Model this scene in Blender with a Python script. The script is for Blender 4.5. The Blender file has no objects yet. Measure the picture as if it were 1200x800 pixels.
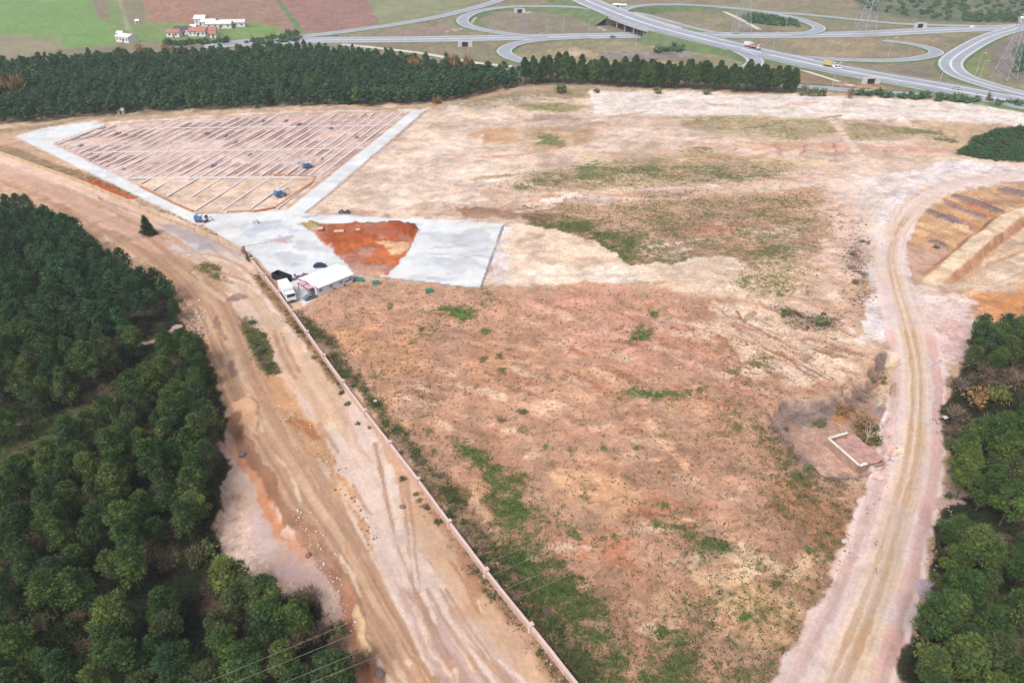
import bpy, bmesh, math, random
import numpy as np
from mathutils import Vector, Matrix

random.seed(7); rng = np.random.default_rng(7)
scene = bpy.context.scene
col = scene.collection

# ------------------------------------------------------------------ camera
CAM_H, PITCH, FPX = 85.0, math.radians(33.0), 811.0
cam = bpy.data.objects.new('camera', bpy.data.cameras.new('camera'))
col.objects.link(cam)
cam.location = (0, 0, CAM_H)
cam.rotation_euler = (math.radians(90) - PITCH, 0, 0)
cam.data.sensor_width = 36.0
cam.data.lens = 36.0 * FPX / 1200.0
cam.data.clip_start = 1.0
cam.data.clip_end = 20000
scene.camera = cam

# ------------------------------------------------------------------ light
world = bpy.data.worlds.new('World'); scene.world = world; world.use_nodes = True
wn = world.node_tree; wn.nodes.clear()
SUN_EL, SUN_AZ = math.radians(52), math.radians(215)
sky = wn.nodes.new('ShaderNodeTexSky'); sky.sky_type = 'NISHITA'; sky.sun_disc = False
sky.sun_elevation = SUN_EL; sky.sun_rotation = SUN_AZ
sky.air_density = 1.0; sky.dust_density = 3.5; sky.ozone_density = 1.0
hs = wn.nodes.new('ShaderNodeHueSaturation'); hs.inputs['Saturation'].default_value = 0.32
bg = wn.nodes.new('ShaderNodeBackground'); bg.inputs['Strength'].default_value = 0.12
wo = wn.nodes.new('ShaderNodeOutputWorld')
wn.links.new(sky.outputs[0], hs.inputs['Color']); wn.links.new(hs.outputs[0], bg.inputs[0]); wn.links.new(bg.outputs[0], wo.inputs[0])
sl = bpy.data.lights.new('sun', 'SUN'); sl.energy = 1.5; sl.angle = math.radians(28); sl.color = (1.0, 0.985, 0.965)
sun = bpy.data.objects.new('sun', sl); col.objects.link(sun)
sd = Vector((math.sin(SUN_AZ) * math.cos(SUN_EL), math.cos(SUN_AZ) * math.cos(SUN_EL), math.sin(SUN_EL)))
sun.rotation_euler = (-sd).to_track_quat('-Z', 'Y').to_euler(); sun.location = (0, 0, 200)

vs = scene.view_settings
vs.view_transform = 'Standard'; vs.look = 'None'; vs.gamma = 1.0; vs.exposure = 0.85; vs.use_curve_mapping = False
scene.render.engine = 'CYCLES'
cy = scene.cycles
cy.use_denoising = True; cy.max_bounces = 6; cy.diffuse_bounces = 3; cy.volume_bounces = 0; cy.transparent_max_bounces = 6
cy.filter_width = 1.5
cy.use_adaptive_sampling = True

# ------------------------------------------------------------------ pixel -> place
CP, SP = math.cos(PITCH), math.sin(PITCH)
def gp(u, v, z=0.0):
    dx, dv = (u - 600) / FPX, (v - 400) / FPX
    dy = CP - dv * SP; dz = -SP - dv * CP
    t = (z - CAM_H) / dz
    return (dx * t, dy * t)
def ppm(v):                                   # photo pixels per metre across, at row v on the ground
    return FPX * (SP + (v - 400) / FPX * CP) / CAM_H
def px_of(x, y, z=0.0):
    h = z - CAM_H
    d = y * CP - h * SP; up = y * SP + h * CP
    return 600 + FPX * x / d, 400 - FPX * up / d, d

def lin(c, k=0.6):
    o = []
    for a in c[:3]:
        a /= 255.0
        o.append((a / 12.92 if a <= 0.04045 else ((a + 0.055) / 1.055) ** 2.4) * k)
    return np.array(o)

def catmull(P, sub=6):
    P = [np.array(p, float) for p in P]
    if len(P) < 3: 
        return np.array([P[0] + (P[1] - P[0]) * t for t in np.linspace(0, 1, sub + 1)])
    out = []
    for i in range(len(P) - 1):
        p0 = P[max(i - 1, 0)]; p1 = P[i]; p2 = P[i + 1]; p3 = P[min(i + 2, len(P) - 1)]
        for k in range(sub):
            t = k / sub
            out.append(0.5 * (2 * p1 + (p2 - p0) * t + (2 * p0 - 5 * p1 + 4 * p2 - p3) * t * t + (3 * p1 - p0 - 3 * p2 + p3) * t ** 3))
    out.append(P[-1])
    return np.array(out)

# ------------------------------------------------------------------ noise
_perm = np.random.default_rng(3).random((256, 256))
def vnoise(x, y):
    xi = np.floor(x).astype(int); yi = np.floor(y).astype(int)
    fx = x - xi; fy = y - yi
    fx = fx * fx * fx * (fx * (fx * 6 - 15) + 10); fy = fy * fy * fy * (fy * (fy * 6 - 15) + 10)
    a = _perm[xi & 255, yi & 255]; b = _perm[(xi + 1) & 255, yi & 255]
    c = _perm[xi & 255, (yi + 1) & 255]; d = _perm[(xi + 1) & 255, (yi + 1) & 255]
    return (a * (1 - fx) + b * fx) * (1 - fy) + (c * (1 - fx) + d * fx) * fy
def fbm(x, y, scale, oct=4, ox=0.0):
    s = 0; a = 0.5; t = 0
    x = x / scale + ox; y = y / scale + ox * 1.7
    for i in range(oct):
        s = s + a * vnoise(x, y); t += a; a *= 0.5
        x = x * 2.03 + 11.3; y = y * 2.03 + 5.1
    return s / t
def sstep(a, b, x):
    t = np.clip((x - a) / (b - a), 0, 1)
    return t * t * (3 - 2 * t)

# ------------------------------------------------------------------ materials
MATS = {}
def mat(name, rgb, rough=0.9, var=0.15, scale=1.0, bump=0.0, metal=0.0, spec=0.25):
    if name in MATS: return MATS[name]
    m = bpy.data.materials.new(name); m.use_nodes = True
    n = m.node_tree.nodes; l = m.node_tree.links
    b = n['Principled BSDF']; b.inputs['Roughness'].default_value = rough; b.inputs['Metallic'].default_value = metal
    b.inputs['Specular IOR Level'].default_value = spec
    tc = n.new('ShaderNodeTexCoord'); ns = n.new('ShaderNodeTexNoise'); ns.inputs['Scale'].default_value = scale; ns.inputs['Detail'].default_value = 5
    l.new(tc.outputs['Object'], ns.inputs['Vector'])
    mr = n.new('ShaderNodeMapRange'); mr.inputs['From Min'].default_value = 0.25; mr.inputs['From Max'].default_value = 0.75
    mr.inputs['To Min'].default_value = 1 - var; mr.inputs['To Max'].default_value = 1 + var
    l.new(ns.outputs['Fac'], mr.inputs['Value'])
    mx = n.new('ShaderNodeVectorMath'); mx.operation = 'SCALE'; mx.inputs[0].default_value = rgb[:3]
    l.new(mr.outputs[0], mx.inputs['Scale']); l.new(mx.outputs[0], b.inputs['Base Color'])
    if bump:
        bp = n.new('ShaderNodeBump'); bp.inputs['Strength'].default_value = 0.6; bp.inputs['Distance'].default_value = bump
        l.new(ns.outputs['Fac'], bp.inputs['Height']); l.new(bp.outputs[0], b.inputs['Normal'])
    MATS[name] = m
    return m

def ground_material():
    m = bpy.data.materials.new('earth'); m.use_nodes = True
    n = m.node_tree.nodes; l = m.node_tree.links; b = n['Principled BSDF']
    b.inputs['Roughness'].default_value = 0.95; b.inputs['Specular IOR Level'].default_value = 0.1
    geo = n.new('ShaderNodeNewGeometry')
    ca = n.new('ShaderNodeAttribute'); ca.attribute_name = 'Soil'
    va = n.new('ShaderNodeAttribute'); va.attribute_name = 'Plants'
    def noise(scale, detail=4, rough=0.6):
        q = n.new('ShaderNodeTexNoise'); q.inputs['Scale'].default_value = scale; q.inputs['Detail'].default_value = detail; q.inputs['Roughness'].default_value = rough
        l.new(geo.outputs['Position'], q.inputs['Vector']); return q
    def mrange(src, a, c, d, e):
        q = n.new('ShaderNodeMapRange'); q.inputs['From Min'].default_value = a; q.inputs['From Max'].default_value = c
        q.inputs['To Min'].default_value = d; q.inputs['To Max'].default_value = e; l.new(src, q.inputs['Value']); return q.outputs[0]
    def math_(op, a, c):
        q = n.new('ShaderNodeMath'); q.operation = op
        for i, s in enumerate((a, c)):
            if isinstance(s, (int, float)): q.inputs[i].default_value = s
            else: l.new(s, q.inputs[i])
        return q.outputs[0]
    n1 = noise(1.3, 6, 0.7); n2 = noise(0.22, 5, 0.6); n3 = noise(0.55, 6, 0.65); n4 = noise(3.5, 3, 0.6)
    # fine grain of the soil
    n5 = noise(0.42, 7, 0.72); n6 = noise(0.09, 6, 0.65)
    f = math_('MULTIPLY', mrange(n1.outputs['Fac'], 0.3, 0.7, 0.72, 1.26), mrange(n2.outputs['Fac'], 0.3, 0.7, 0.90, 1.10))
    f = math_('MULTIPLY', f, mrange(n4.outputs['Fac'], 0.3, 0.7, 0.85, 1.15))
    f = math_('MULTIPLY', f, mrange(n5.outputs['Fac'], 0.3, 0.7, 0.80, 1.18))
    sm = n.new('ShaderNodeMath'); sm.operation = 'MULTIPLY_ADD'; l.new(ca.outputs['Alpha'], sm.inputs[1])
    f1 = math_('SUBTRACT', f, 1.0); l.new(f1, sm.inputs[0]); sm.inputs[2].default_value = 1.0
    cb = n.new('ShaderNodeCombineXYZ'); cb.inputs[0].default_value = 1.0
    l.new(mrange(n6.outputs['Fac'], 0.3, 0.7, 0.95, 1.05), cb.inputs[1]); l.new(mrange(n6.outputs['Fac'], 0.3, 0.7, 0.88, 1.12), cb.inputs[2])
    hv = n.new('ShaderNodeVectorMath'); hv.operation = 'MULTIPLY'; l.new(ca.outputs['Color'], hv.inputs[0]); l.new(cb.outputs[0], hv.inputs[1])
    sc = n.new('ShaderNodeVectorMath'); sc.operation = 'SCALE'; l.new(hv.outputs[0], sc.inputs[0]); l.new(sm.outputs[0], sc.inputs['Scale'])
    # plants break through in tufts
    dens = va.outputs['Alpha']
    t = math_('ADD', math_('MULTIPLY', dens, 1.15), math_('MULTIPLY', math_('SUBTRACT', n3.outputs['Fac'], 0.5), 1.7))
    t = math_('ADD', t, math_('MULTIPLY', math_('SUBTRACT', n4.outputs['Fac'], 0.5), 0.8))
    fac = mrange(t, 0.48, 0.85, 0.0, 0.92)
    gate = mrange(dens, 0.0, 0.06, 0.0, 1.0)
    fac = math_('MULTIPLY', fac, gate)
    pv = n.new('ShaderNodeVectorMath'); pv.operation = 'SCALE'; l.new(va.outputs['Color'], pv.inputs[0]); l.new(mrange(n1.outputs['Fac'], 0.3, 0.7, 0.65, 1.35), pv.inputs['Scale'])
    mx = n.new('ShaderNodeMix'); mx.data_type = 'RGBA'; l.new(fac, mx.inputs['Factor']); l.new(sc.outputs[0], mx.inputs['A']); l.new(pv.outputs[0], mx.inputs['B'])
    l.new(mx.outputs['Result'], b.inputs['Base Color'])
    h = math_('ADD', n1.outputs['Fac'], math_('MULTIPLY', fac, 1.2))
    bp = n.new('ShaderNodeBump'); bp.inputs['Strength'].default_value = 0.55; bp.inputs['Distance'].default_value = 0.22
    l.new(h, bp.inputs['Height']); l.new(bp.outputs[0], b.inputs['Normal'])
    return m

def foliage_material(name, cols, attr=True, trans=0.0):
    """leaf colour varies from plant to plant (object random) and from tuft to tuft (vertex tint)"""
    m = bpy.data.materials.new(name); m.use_nodes = True
    n = m.node_tree.nodes; l = m.node_tree.links; b = n['Principled BSDF']
    b.inputs['Roughness'].default_value = 0.7; b.inputs['Specular IOR Level'].default_value = 0.15
    at = n.new('ShaderNodeAttribute'); at.attribute_name = 'Tint'
    oi = n.new('ShaderNodeObjectInfo'); cr = n.new('ShaderNodeValToRGB')
    el = cr.color_ramp.elements
    if len(cols) == 1: cols = cols * 2
    while len(el) < len(cols): el.new(0.5)
    for i, c in enumerate(cols): el[i].position = i / max(1, len(cols) - 1); el[i].color = (*c, 1)
    l.new(oi.outputs['Random'], cr.inputs[0])
    mx = n.new('ShaderNodeMix'); mx.data_type = 'RGBA'; mx.blend_type = 'MULTIPLY'; mx.inputs['Factor'].default_value = 1
    l.new(cr.outputs[0], mx.inputs['A']); l.new(at.outputs['Color'], mx.inputs['B'])
    l.new(mx.outputs['Result'], b.inputs['Base Color'])
    return m

# ------------------------------------------------------------------ object helpers
def tag(o, label=None, cat=None, group=None, kind=None):
    if label: o['label'] = label
    if cat: o['category'] = cat
    if group: o['group'] = group
    if kind: o['kind'] = kind
    return o
def empty(name, loc, rz=0.0):
    o = bpy.data.objects.new(name, None); col.objects.link(o)
    o.location = loc; o.rotation_euler = (0, 0, rz); o.empty_display_size = 0.3
    return o
def link_mesh(name, me, m, parent=None, loc=None):
    o = bpy.data.objects.new(name, me); col.objects.link(o)
    if m is not None and len(me.materials) == 0: me.materials.append(m)
    if parent is not None: o.parent = parent
    if loc is not None: o.location = loc
    return o
def np_mesh(name, V, F, smooth=False):
    """V (n,3), F (m,k) with k = 3 or 4"""
    me = bpy.data.meshes.new(name)
    V = np.asarray(V, np.float32); F = np.asarray(F, np.int32); k = F.shape[1]
    me.vertices.add(len(V)); me.vertices.foreach_set('co', V.ravel())
    me.loops.add(F.size); me.loops.foreach_set('vertex_index', F.ravel())
    me.polygons.add(len(F)); me.polygons.foreach_set('loop_start', np.arange(0, F.size, k, dtype=np.int32))
    me.polygons.foreach_set('loop_total', np.full(len(F), k, np.int32))
    if smooth: me.polygons.foreach_set('use_smooth', np.ones(len(F), bool))
    me.update(); me.validate()
    return me
def color_attr(me, name, C):
    a = me.color_attributes.new(name, 'FLOAT_COLOR', 'POINT'); a.data.foreach_set('color', np.asarray(C, np.float32).ravel())

class MB:
    def __init__(s): s.v = []; s.f = []
    def add(s, V, F):
        o = len(s.v); s.v += [tuple(map(float, p)) for p in V]; s.f += [tuple(i + o for i in q) for q in F]; return s
    def box(s, c, d, rz=0.0, taper=1.0):
        hx, hy, hz = d[0] / 2, d[1] / 2, d[2] / 2; ca, sa = math.cos(rz), math.sin(rz); V = []
        for z, k in ((-hz, 1), (hz, taper)):
            for x, y in ((-hx * k, -hy * k), (hx * k, -hy * k), (hx * k, hy * k), (-hx * k, hy * k)):
                V.append((c[0] + x * ca - y * sa, c[1] + x * sa + y * ca, c[2] + z))
        return s.add(V, [(3, 2, 1, 0), (4, 5, 6, 7), (0, 1, 5, 4), (1, 2, 6, 5), (2, 3, 7, 6), (3, 0, 4, 7)])
    def prism(s, prof, y0, y1):             # profile in x,z pushed along y
        n = len(prof); V = [(x, y0, z) for x, z in prof] + [(x, y1, z) for x, z in prof]
        F = [tuple(range(n)), tuple(range(2 * n - 1, n - 1, -1))] + [(i, i + n, (i + 1) % n + n, (i + 1) % n) for i in range(n)]
        return s.add(V, F)
    def tube(s, a, b, r0, r1=None, n=6):
        r1 = r0 if r1 is None else r1; a = Vector(a); b = Vector(b); d = (b - a).normalized()
        p = d.orthogonal().normalized(); q = d.cross(p); V = []
        for c, r in ((a, r0), (b, r1)):
            for i in range(n):
                t = 2 * math.pi * i / n; V.append(c + p * (r * math.cos(t)) + q * (r * math.sin(t)))
        return s.add(V, [(i, (i + 1) % n, (i + 1) % n + n, i + n) for i in range(n)] + [tuple(range(n - 1, -1, -1)), tuple(range(n, 2 * n))])
    def build(s, name, m, parent=None, loc=None, smooth=False):
        me = bpy.data.meshes.new(name); me.from_pydata(s.v, [], s.f); me.update()
        bm = bmesh.new(); bm.from_mesh(me); bmesh.ops.recalc_face_normals(bm, faces=bm.faces); bm.to_mesh(me); bm.free()
        if smooth: me.polygons.foreach_set('use_smooth', [True] * len(me.polygons))
        return link_mesh(name, me, m, parent, loc)

# ================================================================== GROUND
us = np.concatenate([np.linspace(-700, -60, 60), np.arange(-30, 1231, 1.75), np.linspace(1260, 1900, 60)])
vv = np.concatenate([np.linspace(1560, 880, 50), np.arange(850, -14, -1.6), np.linspace(-18, -112, 36)])
UU, VV = np.meshgrid(us, vv)
gx, gy = gp(UU, VV)
NR, NC = UU.shape
X = gx.ravel(); Y = gy.ravel(); U = UU.ravel(); V_ = VV.ravel()
N = X.size
soil = np.empty((N, 3)); soil[:] = lin((214, 176, 148))
plant = np.zeros((N, 4)); plant[:, :3] = lin((95, 108, 62))
Hh = np.zeros(N); sid = np.zeros(N, int)
w1x = fbm(X, Y, 9.0, 4, 1.0) - 0.5; w1y = fbm(X, Y, 9.0, 4, 7.0) - 0.5
w2x = fbm(X, Y, 2.2, 3, 13.0) - 0.5; w2y = fbm(X, Y, 2.2, 3, 19.0) - 0.5
blotch = fbm(X, Y, 16.0, 5, 3.0); fine = fbm(X, Y, 3.0, 4, 23.0); wide = fbm(X, Y, 55.0, 4, 31.0)

crisp = np.clip((fbm(X, Y, 2.6, 5, 61.0) - 0.5) * 2.4 + 0.5, 0, 1)
crisp2 = np.clip((fbm(X * 0.8, Y, 5.5, 5, 71.0) - 0.5) * 2.4 + 0.5, 0, 1)
def polyw(pts): return np.array([gp(p[0], p[1]) for p in pts])
def m_poly(pts, soft=1.5, warp=3.0):
    P = polyw(pts); pad = soft + warp + 1
    sel = np.where((X > P[:, 0].min() - pad) & (X < P[:, 0].max() + pad) & (Y > P[:, 1].min() - pad) & (Y < P[:, 1].max() + pad))[0]
    x = X[sel] + warp * (w1x[sel] * 1.6 + w2x[sel] * 0.5); y = Y[sel] + warp * (w1y[sel] * 1.6 + w2y[sel] * 0.5)
    ins = np.zeros(len(sel), bool); dm = np.full(len(sel), 1e9)
    for i in range(len(P)):
        a = P[i]; b = P[(i + 1) % len(P)]; e = b - a; L = e @ e + 1e-12
        t = np.clip(((x - a[0]) * e[0] + (y - a[1]) * e[1]) / L, 0, 1)
        dm = np.minimum(dm, (x - a[0] - t * e[0]) ** 2 + (y - a[1] - t * e[1]) ** 2)
        c = (a[1] > y) != (b[1] > y)
        with np.errstate(divide='ignore', invalid='ignore'):
            xi = (b[0] - a[0]) * (y - a[1]) / (b[1] - a[1] + 1e-12) + a[0]
        ins ^= c & (x < xi)
    s = np.sqrt(dm) * np.where(ins, 1, -1)
    return sel, sstep(-soft, soft, s), None, None
def m_stroke(pts, soft=0.8, warp=1.5):
    """pts (u, v, width in pixels across); gives the mask, signed lateral offset over half width, and run length"""
    C = catmull([(*gp(p[0], p[1]), p[2] / ppm(p[1]) / 2) for p in pts], 6)
    wmax = C[:, 2].max(); pad = wmax + soft + warp + 1
    sel = np.where((X > C[:, 0].min() - pad) & (X < C[:, 0].max() + pad) & (Y > C[:, 1].min() - pad) & (Y < C[:, 1].max() + pad))[0]
    x = X[sel] + warp * (w1x[sel] * 1.2 + w2x[sel] * 0.5); y = Y[sel] + warp * (w1y[sel] * 1.2 + w2y[sel] * 0.5)
    best = np.full(len(sel), 1e9); lat = np.zeros(len(sel)); hw = np.ones(len(sel)); run = np.zeros(len(sel)); acc = 0
    for i in range(len(C) - 1):
        a = C[i]; b = C[i + 1]; e = b[:2] - a[:2]; L = math.hypot(*e) + 1e-9
        t = np.clip(((x - a[0]) * e[0] + (y - a[1]) * e[1]) / L ** 2, 0, 1)
        d = np.hypot(x - a[0] - t * e[0], y - a[1] - t * e[1]); k = d < best
        best = np.where(k, d, best); sg = np.sign((x - a[0]) * e[1] - (y - a[1]) * e[0])
        lat = np.where(k, sg * d, lat); hw = np.where(k, a[2] + (b[2] - a[2]) * t, hw); run = np.where(k, acc + t * L, run); acc += L
    return sel, sstep(-soft, soft, hw - best), lat, run
def paint(mk, c=None, a=1.0, veg=None, vcol=None, h=None, s=None, mott=0.0, streak=0.0, clear=False, seed=0.0):
    sel, m, lat, run = mk; mv = m
    if s != 3:                                             # ragged, crumbly borders instead of soft ones
        nz = 0.55 * crisp[sel] + 0.45 * crisp2[sel]
        m = sstep(0.30, 0.66, m + (nz - 0.5) * 0.95) * sstep(0.02, 0.25, m)
        if c is not None and mott >= 0: a = np.clip(a * (0.78 + 0.44 * crisp2[sel]), 0, 1)
    if c is not None:
        cc = np.repeat(lin(c)[None, :], len(sel), 0)
        if mott > 0: cc = cc * (1 + mott * 2 * (blotch[sel] - 0.5) + mott * (fine[sel] - 0.5))[:, None]
        if streak and lat is not None:
            q = vnoise(lat * 1.4 + seed * 9.1, run / 40.0 + seed) * 0.5 + vnoise(lat * 3.6 + seed, run / 22.0) * 0.6 + vnoise(lat * 0.5, run / 60.0 + seed) * 0.4 - 0.75
            cc = cc * (1 + streak * q)[:, None]
        k = (m * a)[:, None]
        soil[sel] = soil[sel] * (1 - k) + cc * k
    if clear: plant[sel, 3] *= (1 - m)
    if veg is not None:
        if vcol is not None: plant[sel, :3] = plant[sel, :3] * (1 - mv[:, None]) + lin(vcol) * mv[:, None]
        plant[sel, 3] = plant[sel, 3] * (1 - mv) + veg * (0.95 + 0.6 * (crisp2[sel] - 0.5)) * mv
    if h is not None: Hh[sel] += h * m
    if s is not None: sid[sel[m > 0.5]] = s
S = lambda pts, c=None, soft=0.8, warp=1.5, **k: paint(m_stroke(pts, soft, warp), c, **k)
P = lambda pts, c=None, soft=1.5, warp=3.0, **k: paint(m_poly(pts, soft, warp), c, **k)

GREEN, FRESH, OLIVE, DARK = (92, 108, 62), (96, 128, 62), (128, 122, 84), (58, 66, 42)

# broad tone of the bare land
soil *= (1 + 0.34 * (blotch - 0.5) + 0.22 * (wide - 0.5) + 0.2 * (fine - 0.5))[:, None]
# ---- far land beyond the woods
P([(-900, 130), (-900, -112), (2200, -112), (2200, 130), (1230, 128), (1190, 120), (960, 108), (690, 102), (600, 98), (500, 120), (0, 138)], (150, 140, 116), soft=4, mott=0.25, veg=0.42, vcol=(112, 122, 84))
P([(-900, -90), (105, -90), (112, 0), (122, 24), (150, 47), (130, 53), (60, 58), (0, 62), (-900, 90)], (128, 162, 94), soft=2, mott=0.12, s=4, clear=True)
P([(-900, 40), (28, 42), (58, 49), (66, 60), (0, 68), (-900, 80)], (160, 148, 124), soft=9, mott=0.15)
P([(55, 43), (70, 44), (72, 56), (60, 56)], (158, 150, 120), soft=5, a=0.8)
S([(108, -6, 6), (114, 8, 7), (121, 22, 5)], (150, 128, 124), soft=2)
P([(118, -60), (138, 3), (150, 26), (250, 27), (315, 31), (322, 44), (160, 50), (128, 28)], (132, 156, 96), soft=2, mott=0.2, s=4, clear=True)
P([(140, -20), (165, -20), (172, 14), (158, 18), (146, 14)], (150, 140, 116), soft=4)
P([(150, -90), (168, 4), (176, 26), (222, 28), (345, 38), (300, -90)], (176, 132, 112), soft=1.5, mott=0.14, s=5, clear=True)
P([(225, -80), (232, 22), (300, 32), (348, 38), (310, -80)], (168, 134, 116), soft=2, mott=0.14, s=5, clear=True)
P([(240, 29), (290, 26), (330, 34), (325, 42), (280, 36)], (124, 158, 88), soft=3, clear=True)
P([(315, -80), (338, 10), (352, 37), (400, 36), (446, 28), (395, -60)], (166, 124, 116), soft=1.5, mott=0.12, s=5, clear=True)
S([(322, -4, 5), (336, 14, 6), (351, 36, 7)], (112, 138, 88), soft=1)
P([(400, -60), (446, 29), (480, 24), (530, 14), (600, -14), (560, -60)], (156, 158, 122), soft=2, mott=0.25, s=4)
P([(495, 40), (540, 36), (520, 30), (440, 40)], (178, 140, 136), soft=4, a=0.8)
S([(138, -2, 3), (146, 18, 3), (150, 34, 3), (155, 40, 3)], (170, 168, 140), soft=1)
# interchange infield
P([(560, 20), (600, 12), (690, 16), (715, 36), (610, 38), (572, 32)], (152, 140, 122), soft=5, mott=0.3)
P([(550, 28), (566, 14), (580, 14), (562, 24), (570, 32)], (112, 132, 88), soft=3)
S([(610, 15, 5), (614, 24, 6), (620, 38, 5)], (158, 140, 150), soft=1.5)
S([(606, 14, 6), (620, 15, 6)], (226, 212, 196), soft=2)
S([(560, 18, 3), (545, 32, 3), (520, 38, 4)], (214, 206, 190), soft=1)
S([(682, 15, 3), (695, 26, 3), (708, 36, 4)], (206, 192, 176), soft=1)
P([(605, 66), (640, 52), (700, 48), (860, 50), (880, 75), (840, 84), (760, 84), (640, 74)], (160, 150, 118), soft=5, mott=0.3, veg=0.35, vcol=(126, 138, 84))
P([(645, 60), (690, 56), (705, 68), (660, 66)], (208, 180, 150), soft=6, a=0.8, mott=0.3)
P([(690, 74), (780, 72), (850, 76), (800, 84), (700, 82)], (205, 182, 150), soft=5, a=0.7, mott=0.3)
P([(702, 60), (820, 61), (812, 68), (740, 70), (704, 66)], (160, 146, 146), soft=2, mott=0.5)
P([(760, 55), (800, 52), (800, 60), (765, 60)], (186, 160, 132), soft=4)
P([(895, 70), (990, 90), (1120, 112), (1000, 104), (930, 98), (880, 90)], (152, 128, 104), soft=4, mott=0.3, veg=0.4)
P([(985, 98), (1040, 103), (1030, 108), (985, 104)], (208, 164, 138), soft=3)
P([(920, 46), (1040, 44), (1110, 44), (1090, 52), (1040, 47), (1000, 68), (940, 64)], (168, 148, 118), soft=5, mott=0.3, veg=0.35)
P([(1030, 84), (1090, 78), (1110, 88), (1060, 92)], (140, 124, 116), soft=4, a=0.7)
P([(1150, 60), (1200, 40), (1260, 40), (1260, 92), (1180, 90), (1150, 78)], (140, 122, 118), soft=5, mott=0.3)
P([(1118, 64), (1150, 55), (1165, 66), (1150, 95), (1125, 86)], (146, 150, 100), soft=4, mott=0.3, veg=0.5)
P([(985, -40), (1300, -40), (1300, 25), (1100, 26), (1010, 16)], (130, 132, 108), soft=8, mott=0.5, veg=0.6, vcol=(92, 110, 84))
S([(835, 88, 6), (900, 96, 8), (1000, 104, 10), (1120, 116, 10), (1230, 128, 10)], (120, 110, 92), soft=2, veg=0.6, vcol=DARK)
# ---- strip between the far wood and the plots
S([(-60, 152, 30), (60, 143, 26), (150, 134, 22), (300, 127, 18), (500, 122, 16)], (222, 190, 162), soft=2, mott=0.2)
S([(-60, 160, 26), (10, 154, 20), (50, 148, 16), (110, 138, 14), (200, 132, 10)], (170, 150, 116), soft=2, a=0.7, veg=0.45, vcol=OLIVE)
S([(480, 122, 10), (560, 118, 12), (620, 105, 10), (680, 101, 8), (740, 104, 8)], (196, 172, 150), soft=1.5)
P([(520, 124), (610, 106), (690, 102), (690, 112), (640, 122), (560, 130)], (176, 156, 122), soft=4, a=0.8, veg=0.5, vcol=OLIVE)
# ---- upper field
P([(500, 128), (620, 112), (690, 118), (1000, 140), (1200, 150), (1250, 200), (1000, 215), (760, 235), (590, 262), (350, 246)], (232, 204, 184), soft=5, mott=0.26)
P([(690, 106), (780, 107), (940, 111), (1060, 116), (1260, 128), (1260, 150), (1100, 144), (980, 138), (820, 135), (700, 134)], (245, 228, 218), soft=1.5, mott=0.08, clear=True)
P([(600, 122), (660, 120), (690, 126), (660, 132), (615, 130)], (190, 170, 130), soft=4, veg=0.55, vcol=(116, 134, 76))
P([(790, 136), (880, 136), (975, 142), (985, 156), (940, 166), (860, 160), (800, 150)], (196, 172, 138), soft=5, veg=0.5, vcol=(120, 128, 76), mott=0.3)
P([(985, 142), (1060, 148), (1100, 152), (1060, 166), (1000, 164)], (200, 172, 140), soft=4, veg=0.5, vcol=(120, 128, 76), mott=0.3)
P([(1070, 140), (1160, 146), (1150, 170), (1080, 172)], (216, 184, 150), soft=6, veg=0.22, vcol=OLIVE, mott=0.3)
S([(900, 168, 20), (1000, 172, 20), (1080, 176, 20), (1130, 176, 16)], (226, 172, 148), soft=3, a=0.8, mott=0.3)
S([(770, 176, 16), (850, 172, 18), (920, 170, 18)], (228, 184, 158), soft=4, a=0.6)
for a, b in (((840, 185), (862, 174)), ((905, 170), (918, 186)), ((935, 182), (948, 170)), ((975, 168), (978, 186))):
    S([(a[0], a[1], 3), ((a[0] + b[0]) / 2 + 2, (a[1] + b[1]) / 2, 3), (b[0], b[1], 3)], (200, 128, 106), soft=0.7, warp=2.5, a=0.9)
S([(977, 142, 6), (990, 160, 8), (1012, 184, 8)], (240, 212, 196), soft=1)
P([(620, 150), (690, 150), (700, 166), (650, 176), (610, 170)], (204, 170, 138), soft=6, veg=0.3, vcol=(124, 128, 80), mott=0.4)
P([(590, 216), (700, 182), (820, 178), (960, 190), (900, 212), (760, 220), (640, 226)], (210, 178, 146), soft=8, veg=0.5, vcol=(130, 130, 82), mott=0.35)
P([(590, 240), (700, 236), (860, 228), (960, 222), (985, 250), (955, 290), (880, 318), (760, 312), (690, 290), (640, 268)], (208, 168, 140), soft=9, veg=0.5, vcol=(126, 126, 80), mott=0.35)
P([(640, 262), (690, 260), (740, 285), (760, 308), (720, 312), (690, 300), (672, 280)], (176, 138, 108), soft=5, veg=0.75, vcol=(98, 112, 62), mott=0.3)
P([(700, 300), (725, 298), (742, 312), (720, 316)], None, soft=1.5, veg=0.9, vcol=FRESH)
P([(610, 262), (650, 258), (680, 268), (640, 274)], None, soft=2, veg=0.7, vcol=(110, 118, 70))
P([(600, 254), (640, 246), (660, 256), (625, 262)], (150, 130, 105), soft=3, veg=0.5, vcol=(100, 106, 72))
S([(760, 228, 20), (790, 226, 26), (825, 224, 16)], (140, 120, 92), soft=1.5, a=0.9, veg=0.3, vcol=DARK)
S([(790, 272, 18), (830, 268, 18), (870, 262, 14)], (216, 148, 128), soft=3, a=0.75)
S([(560, 232, 14), (680, 228, 18), (820, 222, 18), (930, 205, 18), (990, 196, 16)], (230, 190, 166), soft=3, a=0.75, streak=0.4)
S([(520, 250, 10), (600, 244, 10), (680, 238, 10)], (190, 140, 110), soft=3, a=0.5)
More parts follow.
